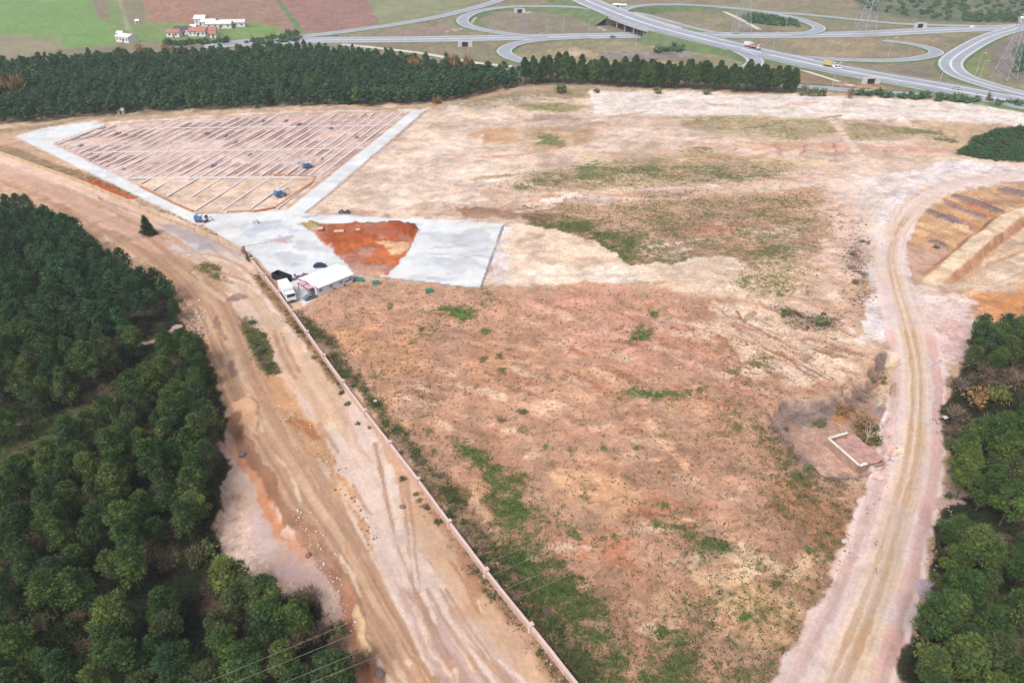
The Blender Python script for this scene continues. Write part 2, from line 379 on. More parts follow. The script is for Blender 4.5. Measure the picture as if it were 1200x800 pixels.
for k in range(46):                                       # scrape marks left by the graders
    u = rng.uniform(370, 960); v = rng.uniform(140, 240); L = rng.uniform(25, 90)
    if u < 600 - (v - 128) * 1.2: continue
    sl_ = rng.uniform(-0.12, 0.05)
    S([(u, v, rng.uniform(3, 9)), (u + L / 2, v + sl_ * L / 2 + rng.uniform(-1.5, 1.5), rng.uniform(3, 8)), (u + L, v + sl_ * L, 3)], random.choice([(238, 212, 188), (204, 158, 128), (196, 160, 128), (242, 218, 200), (214, 164, 138)]), soft=1.2, a=rng.uniform(0.35, 0.8))
UP = [([(547, 152), (613, 150), (605, 168), (552, 170)], (212, 164, 126), .8, None), ([(606, 136), (667, 135), (672, 142), (612, 142)], (180, 146, 134), .8, None), ([(500, 165), (560, 160), (575, 200), (560, 238), (470, 244), (440, 220)], (240, 214, 196), .8, None),
      ([(622, 158), (650, 156), (664, 166), (650, 174), (628, 168)], (170, 150, 110), .5, (104, 124, 72)), ([(628, 205), (655, 202), (660, 210), (636, 215)], None, 0, (112, 128, 72)), ([(668, 195), (700, 192), (700, 204), (672, 208)], None, 0, (116, 130, 76)),
      ([(700, 193), (724, 191), (726, 200), (704, 202)], None, 0, (120, 130, 78)), ([(724, 192), (768, 190), (775, 202), (735, 204)], None, 0, (116, 126, 76)), ([(806, 172), (835, 170), (838, 177), (812, 178)], None, 0, (124, 132, 80)), ([(588, 217), (612, 216), (610, 222), (590, 223)], None, 0, (110, 130, 72)),
      ([(828, 201), (898, 200), (900, 210), (840, 212)], None, 0, (116, 124, 78)), ([(530, 247), (600, 245), (652, 250), (655, 258), (560, 256)], (166, 122, 96), .8, None), ([(640, 262), (700, 258), (704, 272), (655, 276)], None, 0, (98, 112, 62)), ([(698, 278), (742, 274), (750, 292), (716, 294)], None, 0, (100, 110, 66)),
      ([(772, 305), (800, 303), (800, 312), (778, 314)], None, 0, (104, 124, 62)), ([(783, 266), (830, 262), (858, 266), (850, 277), (800, 278)], (214, 150, 132), .8, None), ([(880, 300), (940, 282), (952, 290), (900, 312)], None, 0, (112, 118, 70)), ([(860, 330), (890, 322), (905, 332), (885, 342)], None, 0, (118, 126, 66)),
      ([(925, 322), (945, 320), (948, 334), (932, 338)], None, 0, (118, 126, 66)), ([(1060, 150), (1100, 152), (1092, 158), (1062, 157)], None, 0, (108, 120, 80)), ([(1096, 158), (1120, 160), (1112, 166), (1094, 164)], None, 0, (84, 98, 64)), ([(1030, 176), (1055, 174), (1052, 182), (1032, 182)], None, 0, (112, 122, 82))]
for pts, cc, aa, vc in UP:
    P(pts, cc, soft=4.5, warp=8, a=aa, mott=0.2, veg=0.72 if vc else None, vcol=vc)
for k in range(260):                                      # thin smears of lighter and darker soil
    u = rng.uniform(360, 1010); v = rng.uniform(122, 325); L = rng.uniform(14, 60) * (0.5 + v / 300)
    if u < 600 - (v - 128) * 1.2 or (u < 600 and v > 240): continue
    sl_ = rng.uniform(-0.22, 0.16); q = random.choice([(242, 222, 206), (240, 216, 200), (206, 160, 134), (190, 148, 122), (220, 176, 152), (176, 150, 116)])
    S([(u, v, rng.uniform(3, 7)), (u + L / 2, v + sl_ * L / 2 + rng.uniform(-1.5, 1.5), rng.uniform(4, 10)), (u + L, v + sl_ * L, 3)], q, soft=1.5, warp=3, a=rng.uniform(0.35, 0.8))
# pale path below the pad
P([(592, 262), (640, 268), (690, 284), (735, 308), (745, 326), (660, 334), (572, 336)], (238, 208, 184), soft=3, mott=0.15, clear=True)
S([(575, 328, 30), (640, 322, 36), (720, 322, 40), (790, 318, 44), (850, 308, 34)], (242, 220, 200), soft=2.5, mott=0.1, clear=True, streak=0.2)
P([(588, 265), (602, 266), (590, 334), (566, 335)], (234, 214, 206), soft=1, clear=True)
P([(760, 312), (850, 304), (900, 330), (860, 350), (800, 345)], (232, 202, 176), soft=4, mott=0.25)
P([(860, 320), (900, 300), (950, 310), (950, 345), (880, 345)], (222, 190, 160), soft=4, veg=0.45, vcol=(132, 132, 76), mott=0.3)
# ---- lower field
P([(352, 352), (420, 330), (580, 338), (720, 335), (850, 348), (960, 372), (1000, 420), (1010, 450), (905, 480), (1000, 570), (1050, 560), (1050, 640), (940, 800), (940, 950), (720, 950), (500, 560)], (203, 155, 127), soft=5, mott=0.32, veg=0.18, vcol=(110, 108, 70))
P([(600, 345), (720, 340), (900, 420), (900, 480), (760, 420), (640, 385)], (210, 156, 134), soft=8, a=0.7, mott=0.2)
P([(845, 345), (940, 352), (1000, 385), (1012, 440), (950, 452), (890, 430), (830, 380)], (232, 198, 172), soft=5, mott=0.25)
P([(900, 360), (985, 372), (980, 388), (930, 384)], (110, 90, 76), soft=2, a=0.55, veg=0.55, vcol=DARK)
for k in range(70):
    u = rng.uniform(560, 960); v = rng.uniform(350, 470); L = rng.uniform(30, 95)
    S([(u, v, rng.uniform(2.5, 6)), (u + L / 2, v + 0.18 * L + rng.uniform(-2, 2), 4), (u + L, v + 0.42 * L, 2.5)], random.choice([(232, 188, 160), (186, 124, 96), (190, 132, 100), (228, 192, 166), (176, 132, 104)]), soft=0.8, a=rng.uniform(0.3, 0.7))
for k in range(110):                                      # water rills towards the hollow
    u = rng.uniform(820, 985); v = rng.uniform(350, 432); L = rng.uniform(18, 55); d = rng.uniform(0.45, 0.95) * (1 if u < 930 else 0.6)
    S([(u, v, 2.6), (u + L / 2, v + d * L / 2 + rng.uniform(-3, 3), 3), (u + L, v + d * L * 0.85, 2)], random.choice([(244, 220, 200), (240, 208, 180), (172, 122, 96), (160, 116, 92)]), soft=0.45, warp=1.0, a=rng.uniform(.5, .9))
for c, r, f in (((690, 575), 45, (224, 176, 138)), ((840, 660), 50, (228, 190, 150)), ((760, 700), 40, (222, 178, 138)), ((900, 660), 30, (232, 196, 158)), ((660, 470), 40, (222, 172, 142)), ((900, 720), 40, (220, 180, 140)), ((600, 420), 40, (216, 162, 126)), ((470, 420), 40, (214, 160, 120)), ((420, 400), 26, (220, 164, 126)), ((560, 600), 22, (222, 178, 140)), ((860, 740), 46, (226, 182, 142)), ((780, 590), 40, (190, 134, 102)), ((950, 600), 40, (196, 142, 106)), ((700, 640), 34, (196, 134, 106))):
    P([(c[0] + r * math.cos(t) * rng.uniform(0.7, 1.5), c[1] + r * 0.6 * math.sin(t) * rng.uniform(0.7, 1.3)) for t in np.linspace(0, 6.28, 9)[:-1]], f, soft=3, warp=7, a=0.75, mott=0.2)
S([(755, 480, 6), (775, 510, 8), (800, 545, 8), (830, 575, 6)], (226, 178, 146), soft=1)
S([(790, 655, 14), (850, 640, 16), (900, 650, 12)], (234, 200, 166), soft=2, a=0.7)
for k in range(300):                                      # the same in the lower field, running down to the right
    v = rng.uniform(345, 800); u = rng.uniform(400, 1000)
    if u < 380 + (v - 340) * 0.68 or u > 1000 - max(0, v - 560) * 0.25: continue
    L = rng.uniform(12, 70); sl_ = rng.uniform(-0.25, 0.5) if v > 480 else rng.uniform(0.1, 0.5); q = random.choice([(232, 196, 168), (226, 188, 160), (186, 134, 108), (176, 128, 102), (196, 144, 118), (166, 136, 106)])
    S([(u, v, rng.uniform(3, 8)), (u + L / 2, v + sl_ * L / 2 + rng.uniform(-3, 3), rng.uniform(4, 14)), (u + L, v + sl_ * L, 3)], q, soft=1.0, warp=2.5, a=rng.uniform(0.3, 0.75))
# weeds over the lower field
for c, rx, ry, d, vc in (((420, 400), 90, 60, 0.22, OLIVE), ((560, 450), 110, 90, 0.16, GREEN), ((700, 430), 120, 60, 0.14, GREEN), ((640, 520), 120, 60, 0.14, OLIVE), ((880, 500), 60, 60, 0.42, OLIVE), ((760, 600), 110, 60, 0.2, GREEN), ((960, 640), 70, 60, 0.5, OLIVE), ((900, 700), 90, 60, 0.28, GREEN), ((790, 740), 70, 70, 0.46, GREEN), ((980, 590), 60, 45, 0.52, (112, 106, 72)), ((460, 470), 60, 60, 0.3, GREEN)):
    P([(c[0] + rx * math.cos(t) * rng.uniform(0.8, 1.2), c[1] + ry * math.sin(t) * rng.uniform(0.8, 1.2)) for t in np.linspace(0, 6.28, 11)[:-1]], None, soft=6, warp=8, veg=d, vcol=vc)
for pts, d, vc in (([(524, 516), (545, 518), (575, 540), (605, 570), (632, 600), (640, 618), (600, 612), (575, 590), (570, 566), (535, 548)], 0.95, (92, 114, 56)),
                   ([(562, 628), (590, 630), (640, 655), (668, 690), (700, 730), (725, 760), (740, 810), (684, 812), (640, 745), (590, 675)], 0.95, (84, 104, 52)),
                   ([(600, 606), (640, 612), (655, 625), (630, 645), (605, 640)], 0.55, (104, 118, 66)),
                   ([(788, 612), (815, 610), (855, 622), (858, 640), (820, 645), (790, 635)], 0.75, (88, 104, 58)),
                   ([(840, 800), (870, 765), (905, 742), (940, 735), (930, 760), (905, 800)], 0.85, (84, 100, 54)),
                   ([(860, 745), (905, 680), (960, 640), (1000, 640), (965, 700), (930, 740)], 0.45, (116, 116, 68)),
                   ([(735, 455), (760, 450), (800, 455), (790, 466), (745, 468)], 0.8, (100, 124, 62)),
                   ([(735, 386), (755, 388), (768, 400), (750, 404)], 0.75, (98, 118, 66)),
                   ([(525, 355), (545, 357), (563, 368), (550, 373), (532, 366)], 0.95, (98, 136, 60)),
                   ([(490, 362), (520, 365), (532, 380), (510, 396), (488, 376)], 0.5, (106, 118, 70)),
                   ([(555, 340), (575, 345), (590, 360), (570, 358)], 0.7, (104, 116, 70)),
                   ([(815, 735), (760, 760), (740, 800), (800, 800), (830, 770)], 0.6, (90, 104, 58)),
                   ([(880, 410), (905, 415), (910, 428), (885, 425)], 0.6, (108, 112, 70)),
                   ([(895, 495), (915, 505), (935, 530), (920, 545), (900, 520)], 0.7, (88, 98, 58)),
                   ([(925, 535), (965, 556), (1000, 560), (985, 572), (940, 560)], 0.6, (100, 100, 64))):
    P(pts, (160, 132, 96), soft=3.2, warp=6, a=0.5 * d, veg=d, vcol=vc)
for k in range(150):                                      # single weeds and bare scars, a metre or so across
    u = rng.uniform(400, 1000); v = rng.uniform(345, 800)
    if u < 380 + (v - 340) * 0.66: continue
    if u > 1000 - max(0, v - 560) * 0.25: continue
    P([(u + rng.uniform(3, 9) * math.cos(t), v + rng.uniform(2, 6) * math.sin(t)) for t in np.linspace(0, 6.28, 7)[:-1]], random.choice([(206, 160, 126), (168, 124, 92), (160, 130, 96)]), soft=0.8, warp=1.5, a=0.6, veg=rng.uniform(0.2, 0.9), vcol=random.choice([GREEN, FRESH, OLIVE]))
# ---- hollow with the ruin
P([(905, 490), (935, 472), (985, 458), (1005, 436), (1030, 416), (1046, 412), (1050, 440), (1042, 500), (1048, 540), (1010, 566), (965, 556), (925, 528)], (194, 154, 134), soft=6, mott=0.25, clear=True)
S([(1000, 462, 26), (955, 478, 34), (926, 496, 30), (928, 516, 26), (948, 538, 26), (975, 552, 22), (1010, 558, 18)], (154, 130, 122), soft=4.5, warp=3, a=.9, mott=0.3, streak=0.4)
S([(900, 500, 10), (912, 528, 12), (940, 556, 10)], None, soft=2, veg=0.6, vcol=(92, 96, 58))
S([(1038, 480, 16), (1044, 510, 16), (1040, 545, 14)], (146, 124, 122), soft=2, a=.8, mott=.3)
P([(908, 488), (940, 474), (985, 462), (1030, 420), (1044, 420), (1038, 500), (1042, 535), (1008, 560), (965, 550), (928, 525)], None, soft=3, h=-1.5)
S([(900, 488, 10), (912, 515, 12), (935, 545, 12), (975, 566, 12)], (176, 134, 110), soft=1, h=0.5, a=.6)
P([(940, 492), (965, 496), (980, 520), (1004, 552), (965, 542), (942, 518)], (206, 166, 146), soft=2.5, mott=0.15, h=0.2)
P([(992, 466), (1008, 440), (1032, 416), (1044, 418), (1040, 440), (1028, 470), (1006, 480)], (136, 114, 108), soft=4, veg=0.2, vcol=DARK)  # dark wedge: shading of the steep side put into the soil colour
P([(985, 470), (1010, 462), (1015, 480), (990, 488)], (188, 134, 92), soft=2, veg=0.3, vcol=(140, 118, 60))
P([(955, 480), (980, 476), (985, 490), (962, 492)], None, soft=2, veg=0.45, vcol=(128, 128, 66))
P([(1000, 485), (1035, 475), (1040, 510), (1010, 515)], (176, 136, 112), soft=2, veg=0.5, vcol=(120, 112, 66))
# ---- pale haul ground and right road
P([(975, 222), (1010, 210), (1118, 188), (1165, 192), (1260, 196), (1260, 214), (1180, 214), (1112, 226), (1072, 255), (1058, 290), (1056, 330), (1066, 400), (1005, 405), (1012, 330), (990, 262)], (243, 226, 222), soft=3, mott=0.1, clear=True)
P([(978, 210), (1008, 205), (1022, 230), (1035, 300), (1020, 345), (1000, 290), (985, 250)], (236, 212, 200), soft=5, mott=0.2)
S([(995, 262, 14), (1002, 300, 18), (1006, 340, 18), (990, 372, 14)], (186, 150, 134), soft=4, warp=6, a=0.6, mott=0.6, veg=0.52, vcol=(118, 92, 78))
S([(960, 205, 40), (982, 235, 40), (985, 275, 40), (975, 320, 36), (955, 345, 30)], (230, 196, 178), soft=5, warp=8, a=.8, mott=.3)
P([(1060, 255), (1105, 228), (1190, 216), (1260, 210), (1260, 250), (1180, 262), (1120, 300), (1095, 318), (1068, 300)], (214, 168, 126), soft=2.5, mott=0.16)
P([(1060, 290), (1100, 285), (1120, 295), (1095, 320), (1070, 318)], (214, 172, 150), soft=3, mott=0.2)
for pts in ([(1109, 229, 12), (1135, 236, 20), (1165, 247, 20)], [(1096, 235, 10), (1120, 244, 14), (1148, 255, 14)], [(1085, 247, 10), (1110, 258, 15), (1136, 269, 13)], [(1088, 284, 6), (1100, 286, 14), (1110, 291, 8)], [(1180, 224, 20), (1200, 228, 26), (1240, 232, 20)]):
    S(pts, (142, 118, 118), soft=0.9, warp=1.6, mott=0.35, h=0.7)
for k in range(40):
    u = rng.uniform(1062, 1200); v = 232 + rng.uniform(-10, 66) - (u - 1062) * 0.12; L = rng.uniform(10, 34)
    S([(u, v, 3), (u + L / 2, v + .2 * L, rng.uniform(3, 9)), (u + L, v + .42 * L, 3)], random.choice([(196, 146, 108), (232, 196, 160), (176, 134, 112), (222, 170, 128)]), soft=.8, warp=2, a=.7, h=rng.uniform(-.3, .5))
S([(1132, 240, 8), (1145, 246, 14), (1160, 252, 12)], (206, 128, 92), soft=1.5, a=0.8)
S([(1160, 238, 10), (1180, 236, 14), (1200, 238, 14)], (190, 128, 100), soft=2, a=0.8, mott=0.3)
P([(1098, 336), (1150, 296), (1185, 262), (1260, 250), (1260, 345), (1150, 350)], (226, 194, 166), soft=2, mott=0.15)
for k in range(16):
    u = rng.uniform(1120, 1180); v = rng.uniform(300, 335)
    S([(u, v, 3), (u + 22, v - 9, 3), (u + 50, v - 20, 2)], random.choice([(240, 216, 196), (200, 158, 126)]), soft=0.7, a=0.6)
P([(1100, 352), (1160, 340), (1260, 330), (1260, 392), (1160, 374), (1120, 366)], (222, 158, 108), soft=4, mott=0.15)
S([(1170, 356, 8), (1200, 350, 10), (1240, 348, 10)], (226, 140, 84), soft=3, a=0.7)
P([(1050, 328), (1100, 336), (1140, 352), (1142, 378), (1118, 425), (1102, 440), (1080, 430), (1058, 390)], (240, 214, 206), soft=3, mott=0.1)
P([(1105, 375), (1132, 370), (1136, 395), (1118, 415), (1100, 410)], (230, 184, 178), soft=3, a=0.7, mott=0.2)
RIGHT = [(950, 880, 150), (980, 800, 122), (1018, 705, 100), (1048, 610, 82), (1070, 520, 66), (1074, 450, 58), (1066, 390, 54), (1050, 335, 44), (1044, 295, 34), (1062, 254, 26), (1095, 228, 22), (1140, 212, 20), (1240, 202, 20)]
S(RIGHT, (240, 214, 206), soft=1, warp=0.5, s=2, streak=0.3, clear=True)
S([(p[0] - p[2] * 0.42, p[1], p[2] * 0.16) for p in RIGHT[:7]], (222, 176, 166), soft=1.0, warp=0.4, a=0.55, mott=0.2, streak=0.4)
S([(p[0] + p[2] * 0.42, p[1], p[2] * 0.16) for p in RIGHT[:7]], (220, 172, 162), soft=1.0, warp=0.4, a=0.7, mott=0.2, streak=0.4)
S([(p[0] + p[2] * 0.02, p[1], p[2] * 0.40) for p in RIGHT[:9] + [(1060, 258, 20), (1076, 240, 8), (1090, 232, 3)]], (230, 200, 172), soft=1.2, a=0.75, streak=0.45, warp=0.3)
for k in (-0.07, 0.09):
    S([(p[0] + p[2] * k, p[1], max(3, p[2] * 0.07)) for p in RIGHT[:10]], (202, 164, 130), soft=0.45, warp=0.25, a=0.75)
S([(1046, 416, 9), (1042, 445, 9), (1033, 475, 8)], (230, 200, 168), soft=0.8)
S([(1006, 404, 9), (1030, 408, 10), (1050, 414, 9)], (240, 216, 196), soft=1.2)
# ramp and its flanks (raised causeway)
RAMP = [(1090, 330, 26), (1112, 316, 26), (1136, 298, 26), (1158, 278, 26), (1176, 264, 24), (1200, 254, 24), (1245, 246, 24)]
def ramp_height():
    sel, m, lat, run = m_stroke([(p[0], p[1], p[2]) for p in RAMP], 0.5, 1.3)
    C = catmull([(*gp(p[0], p[1]),) for p in RAMP], 6)
    hw = 2.2
    top = 2.2 * sstep(0, 16, run)
    d = np.abs(lat)
    hh = top * (1 - sstep(hw, hw + 1.9, d))
    Hh[sel] = np.maximum(Hh[sel], hh)
    k = (sstep(hw - 0.4, hw + 0.4, d) * (1 - sstep(hw + 1.7, hw + 2.4, d)) * sstep(0, 6, run))[:, None]
    soil[sel] = soil[sel] * (1 - k) + lin((200, 150, 116)) * k * (1 + 0.6 * (fine[sel] - 0.5))[:, None] 
    k = (1 - sstep(hw - 0.5, hw + 0.3, d))[:, None]
    soil[sel] = soil[sel] * (1 - k) + lin((234, 204, 174)) * k * (1 + 0.4 * (fine[sel] - 0.5))[:, None]
    sid[sel[(d < hw + 1.6) & (run > 3)]] = 6
ramp_height()
P([(1118, 180), (1145, 161), (1165, 151), (1200, 148), (1330, 146), (1330, 196), (1200, 190), (1160, 188)], (96, 92, 66), soft=1.5, veg=0.95, vcol=(70, 84, 52))
# ---- left corridor
P([(-500, 40), (-60, 165), (0, 178), (150, 231), (285, 290), (350, 375), (440, 490), (560, 645), (700, 830), (760, 950), (400, 950), (400, 760), (255, 560), (240, 400), (205, 330), (120, 275), (60, 226), (0, 214), (-500, 100)], (235, 203, 182), soft=1, mott=0.16, s=1, clear=True)
P([(385, 420), (470, 520), (560, 640), (690, 820), (610, 820), (520, 690), (440, 560)], (230, 188, 156), soft=3, mott=0.25)
ROAD2 = [(236, 292, 30), (290, 330, 30), (330, 385, 34), (362, 440, 44), (400, 500, 58), (428, 560, 62), (455, 620, 56), (480, 680, 60), (512, 740, 74), (552, 800, 92), (600, 870, 110)]
S(ROAD2, (234, 206, 192), soft=1, warp=0.7, mott=-0.001, streak=0.22)
S(ROAD2[:4] + [(385, 475, 34), (402, 505, 12), (412, 525, 3)], (222, 184, 154), soft=1, warp=0.4, mott=-0.001, streak=0.4, seed=4, a=.85)
S([(480, 690, 20), (515, 745, 46), (556, 805, 76), (600, 870, 90)], (208, 172, 160), soft=1.5, a=0.8, streak=0.4)
ROAD1 = [(-120, 160, 26), (-30, 190, 30), (60, 228, 36), (150, 272, 44), (205, 312, 46), (240, 350, 46), (270, 415, 54), (300, 480, 58), (350, 560, 62), (400, 640, 56), (448, 725, 48), (492, 800, 44), (530, 870, 50)]
S(ROAD1, (206, 164, 134), soft=0.9, warp=0.25, streak=0.5, seed=2.0, mott=-0.001)
S([(p[0] + 4, p[1], p[2] * 0.2) for p in ROAD1[4:]], (226, 188, 156), soft=0.8, warp=0.4, a=0.5, streak=0.4)
for k in (-0.3, -0.1, 0.18, 0.32):
    S([(p[0] + p[2] * k, p[1], max(3, p[2] * 0.06)) for p in ROAD1[2:]], (172, 132, 108), soft=0.4, warp=0.3, a=0.5)
S([(-60, 180, 24), (40, 214, 24), (120, 254, 24), (190, 290, 26)], (232, 190, 172), soft=2, a=0.6, streak=0.4, seed=5)
S([(20, 205, 6), (90, 240, 6), (180, 282, 8), (235, 322, 8)], (206, 162, 138), soft=0.8, a=0.6)
P([(185, 262), (215, 262), (275, 284), (300, 300), (260, 302), (215, 290)], (176, 166, 172), soft=2, warp=4, a=0.75, mott=0.3)
P([(180, 268), (240, 290), (290, 300), (285, 312), (225, 300)], (226, 212, 208), soft=2.5, a=0.7)
P([(228, 310), (245, 307), (262, 312), (268, 330), (252, 325), (236, 318)], (176, 158, 120), soft=1.2, veg=0.7, vcol=(112, 112, 66))
S([(268, 352, 10), (278, 349, 20), (286, 349, 10)], (160, 128, 124), soft=0.8, a=0.9)
S([(288, 375, 14), (302, 405, 24), (318, 435, 18)], (176, 144, 110), soft=1.2, veg=0.75, vcol=(92, 98, 58))
S([(318, 445, 16), (350, 490, 22), (375, 525, 22), (402, 575, 12), (425, 625, 12), (436, 645, 8)], (212, 164, 124), soft=1.4, warp=2, mott=0.4, h=-0.1)
S([(345, 492, 12), (358, 500, 16), (372, 512, 10)], (178, 116, 76), soft=1, a=0.8)
S([(276, 440, 10), (262, 400, 7), (252, 372, 7)], (150, 114, 104), soft=0.8, a=0.85)
for k in range(110):                                      # ruts and scuffs along the haul road
    t = rng.uniform(0.15, 1); i = t * (len(ROAD1) - 2); j = int(i); f = i - j; p0, p1 = ROAD1[j], ROAD1[j + 1]
    u = p0[0] + (p1[0] - p0[0]) * f; v = p0[1] + (p1[1] - p0[1]) * f; off_ = rng.uniform(-0.5, 2.2) * p0[2]; dx, dy = (p1[0] - p0[0]), (p1[1] - p0[1]); n_ = math.hypot(dx, dy); L = rng.uniform(20, 80) * (0.4 + v / 700); dx, dy = dx / n_ * L, dy / n_ * L; b_ = rng.uniform(-0.08, 0.08)
    q = random.choice([(240, 212, 188), (238, 206, 180), (190, 144, 108), (206, 160, 130), (176, 132, 104), (222, 182, 150)])
    S([(u + off_, v, 3), (u + off_ + dx / 2 + b_ * dy, v + dy / 2 - b_ * dx, rng.uniform(2.5, 6)), (u + off_ + dx, v + dy, 3)], q, soft=0.5, warp=1.2, a=rng.uniform(0.35, 0.8))
for pts in ([(1045, 300), (1040, 270), (1055, 240), (1090, 218), (1150, 206)], [(1050, 290), (1062, 262), (1100, 232), (1190, 208)], [(1035, 330), (1018, 280), (1020, 245), (1060, 215)], [(1070, 340), (1100, 345), (1140, 330), (1200, 310)], [(1066, 360), (1110, 352), (1160, 335), (1210, 322)]):
    for d_ in (0, 6):
        S([(p[0] + d_, p[1], 3) for p in pts], random.choice([(226, 196, 170), (232, 204, 186), (250, 236, 232)]), soft=.6, warp=1.5, a=.75)
for pts in ([(215, 300), (250, 318), (300, 340), (345, 395)], [(205, 296), (245, 300), (285, 318), (320, 365)], [(470, 560), (478, 620), (486, 690), (520, 770)], [(440, 520), (455, 590), (470, 650), (505, 730)], [(500, 690), (530, 740), (572, 800)], [(515, 690), (550, 745), (596, 805)], [(60, 216), (140, 250), (215, 290), (262, 330)], [(400, 600), (450, 690), (500, 790)]):
    for d_ in (0, 7):
        S([(p[0] + d_, p[1], 2.6 + p[1] / 300) for p in pts], random.choice([(196, 152, 122), (186, 146, 124), (242, 216, 198)]), soft=.35, warp=.4, a=.75)
# lower terrace beside the wood
P([(258, 500), (282, 500), (305, 545), (335, 600), (362, 640), (395, 690), (425, 745), (440, 820), (400, 820), (380, 745), (330, 705), (285, 690), (250, 640)], (224, 190, 172), soft=1, warp=3, mott=0.14, h=-1.1, clear=True)
P([(330, 640), (350, 640), (372, 690), (350, 690)], (208, 172, 168), soft=2, a=0.7)
P([(300, 590), (330, 610), (345, 660), (310, 650)], (214, 188, 184), soft=3, a=0.6)
S([(275, 505, 12), (296, 548, 12), (318, 592, 14), (345, 632, 11), (362, 650, 8)], (222, 156, 118), soft=1.4, warp=3, a=0.8, mott=0.3)
S([(270, 490, 16), (300, 535, 12), (335, 590, 14), (368, 642, 16), (400, 690, 18), (424, 740, 18), (440, 800, 18)], (166, 122, 96), soft=1.2, warp=1.6, a=0.85, mott=0.35)
P([(268, 478), (285, 472), (300, 485), (305, 505), (288, 500)], (228, 182, 146), soft=1, h=0.5)
S([(415, 715, 8), (425, 735, 10), (432, 760, 6)], (240, 204, 160), soft=0.8)
P([(395, 690), (425, 740), (440, 800), (440, 850), (405, 850), (400, 760)], (198, 140, 112), soft=2, a=0.7, mott=0.4)
# verge of the wall
S([(0, 172, 16), (75, 200, 18), (150, 224, 12), (225, 250, 8)], (170, 140, 108), soft=1.2, veg=0.4, vcol=(110, 104, 78), mott=0.3)
S([(105, 210, 8), (130, 222, 12), (155, 232, 8)], (196, 104, 62), soft=0.7)
S([(190, 247, 8), (240, 266, 8), (275, 282, 8)], None, soft=1, veg=0.5, vcol=(128, 128, 74))
S([(300, 322, 8), (330, 360, 12), (365, 405, 12), (400, 455, 8)], (180, 140, 106), soft=1, veg=0.55, vcol=(104, 100, 66))
S([(350, 366, 8), (375, 392, 18), (400, 425, 22), (428, 460, 14), (455, 495, 16), (500, 550, 24), (540, 605, 34), (575, 655, 40), (620, 715, 44), (680, 790, 52)], (140, 112, 84), soft=1.5, veg=0.62, vcol=(74, 86, 50), a=0.7, mott=0.3)
S([(500, 590, 10), (545, 650, 14), (600, 720, 18), (660, 800, 22)], (186, 146, 112), soft=1.5, a=0.6, veg=0.42, vcol=(112, 100, 72))
S([(500, 590, 10), (540, 650, 16), (560, 690, 10)], (196, 140, 114), soft=1.5, a=0.6, mott=0.4)
# ---- wood floors
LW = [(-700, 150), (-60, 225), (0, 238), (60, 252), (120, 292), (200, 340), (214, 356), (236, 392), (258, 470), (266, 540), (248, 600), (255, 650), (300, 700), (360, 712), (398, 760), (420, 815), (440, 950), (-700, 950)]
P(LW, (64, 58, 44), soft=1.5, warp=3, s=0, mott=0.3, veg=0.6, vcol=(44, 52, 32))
S([(-40, 556, 26), (20, 528, 22), (80, 490, 20), (130, 455, 18), (170, 425, 16), (212, 392, 14)], (126, 112, 86), soft=2.5, a=0.9, veg=0.7, vcol=(80, 98, 50))
P([(-40, 600), (-40, 540), (60, 490), (120, 455), (140, 470), (90, 520), (20, 575)], (110, 98, 72), soft=3, a=.8, veg=.7, vcol=(76, 92, 48))
S([(0, 545, 8), (60, 508, 7), (90, 488, 6)], (120, 106, 92), soft=0.8)
S([(160, 402, 8), (185, 396, 8), (205, 384, 10)], (196, 168, 156), soft=0.8, clear=True)
P([(200, 342), (236, 388), (230, 396), (206, 376)], (190, 150, 128), soft=1.5, mott=0.4, veg=0.3, vcol=(96, 100, 66))
P([(20, 560), (30, 540), (70, 520), (80, 528), (40, 556)], None, soft=1.5, veg=0.8, vcol=(78, 98, 48))
P([(15, 770), (30, 710), (110, 690), (150, 720), (130, 770), (60, 790)], (70, 66, 48), soft=3, veg=0.85, vcol=(50, 58, 36))
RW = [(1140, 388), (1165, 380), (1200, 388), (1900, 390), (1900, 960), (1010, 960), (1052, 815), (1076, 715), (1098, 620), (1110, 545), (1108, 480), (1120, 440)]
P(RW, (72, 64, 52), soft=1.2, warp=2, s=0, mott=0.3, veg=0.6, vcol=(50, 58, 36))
P([(1068, 674), (1090, 672), (1094, 696), (1072, 698)], (176, 160, 166), soft=0.8, clear=True)
P([(1098, 560), (1118, 550), (1120, 575), (1100, 590)], (190, 160, 150), soft=1.2, clear=True)
# ---- concrete yard
CON = (240, 240, 242)
def concrete(pts, c=CON): P(pts, c, soft=0.45, warp=0.25, s=3, mott=0.05, clear=True)
concrete([(18, 160), (50, 150), (112, 142), (122, 146), (62, 168), (228, 249), (240, 262), (232, 264)])
S([(112, 145, 7), (220, 138, 7), (340, 132, 7), (490, 129, 7)], (236, 220, 208), soft=0.6, a=0.9)
concrete([(484, 129), (500, 128), (356, 250), (334, 248)])
concrete([(228, 252), (300, 249), (334, 246), (356, 250), (592, 262), (563, 337), (416, 323), (408, 330), (355, 358), (340, 345), (300, 302), (284, 292), (240, 264)])
RED = [(354, 263), (420, 261), (482, 262), (490, 268), (484, 282), (478, 292), (455, 323), (418, 321), (400, 304)]
P(RED, (192, 108, 68), soft=0.6, warp=1.2, mott=0.22, s=0)
P([(365, 264), (470, 262), (486, 268), (480, 278), (440, 280), (390, 290), (372, 276)], (176, 92, 56), soft=2, warp=4, a=0.8, mott=0.3, h=0.9)
P([(455, 264), (482, 263), (488, 270), (470, 276)], (164, 84, 50), soft=1.5, h=0.9)
P([(440, 284), (478, 284), (474, 292), (460, 296)], (232, 188, 150), soft=1.5, a=0.85)
P([(405, 306), (455, 312), (456, 323), (418, 321)], (226, 178, 150), soft=2, a=0.7)
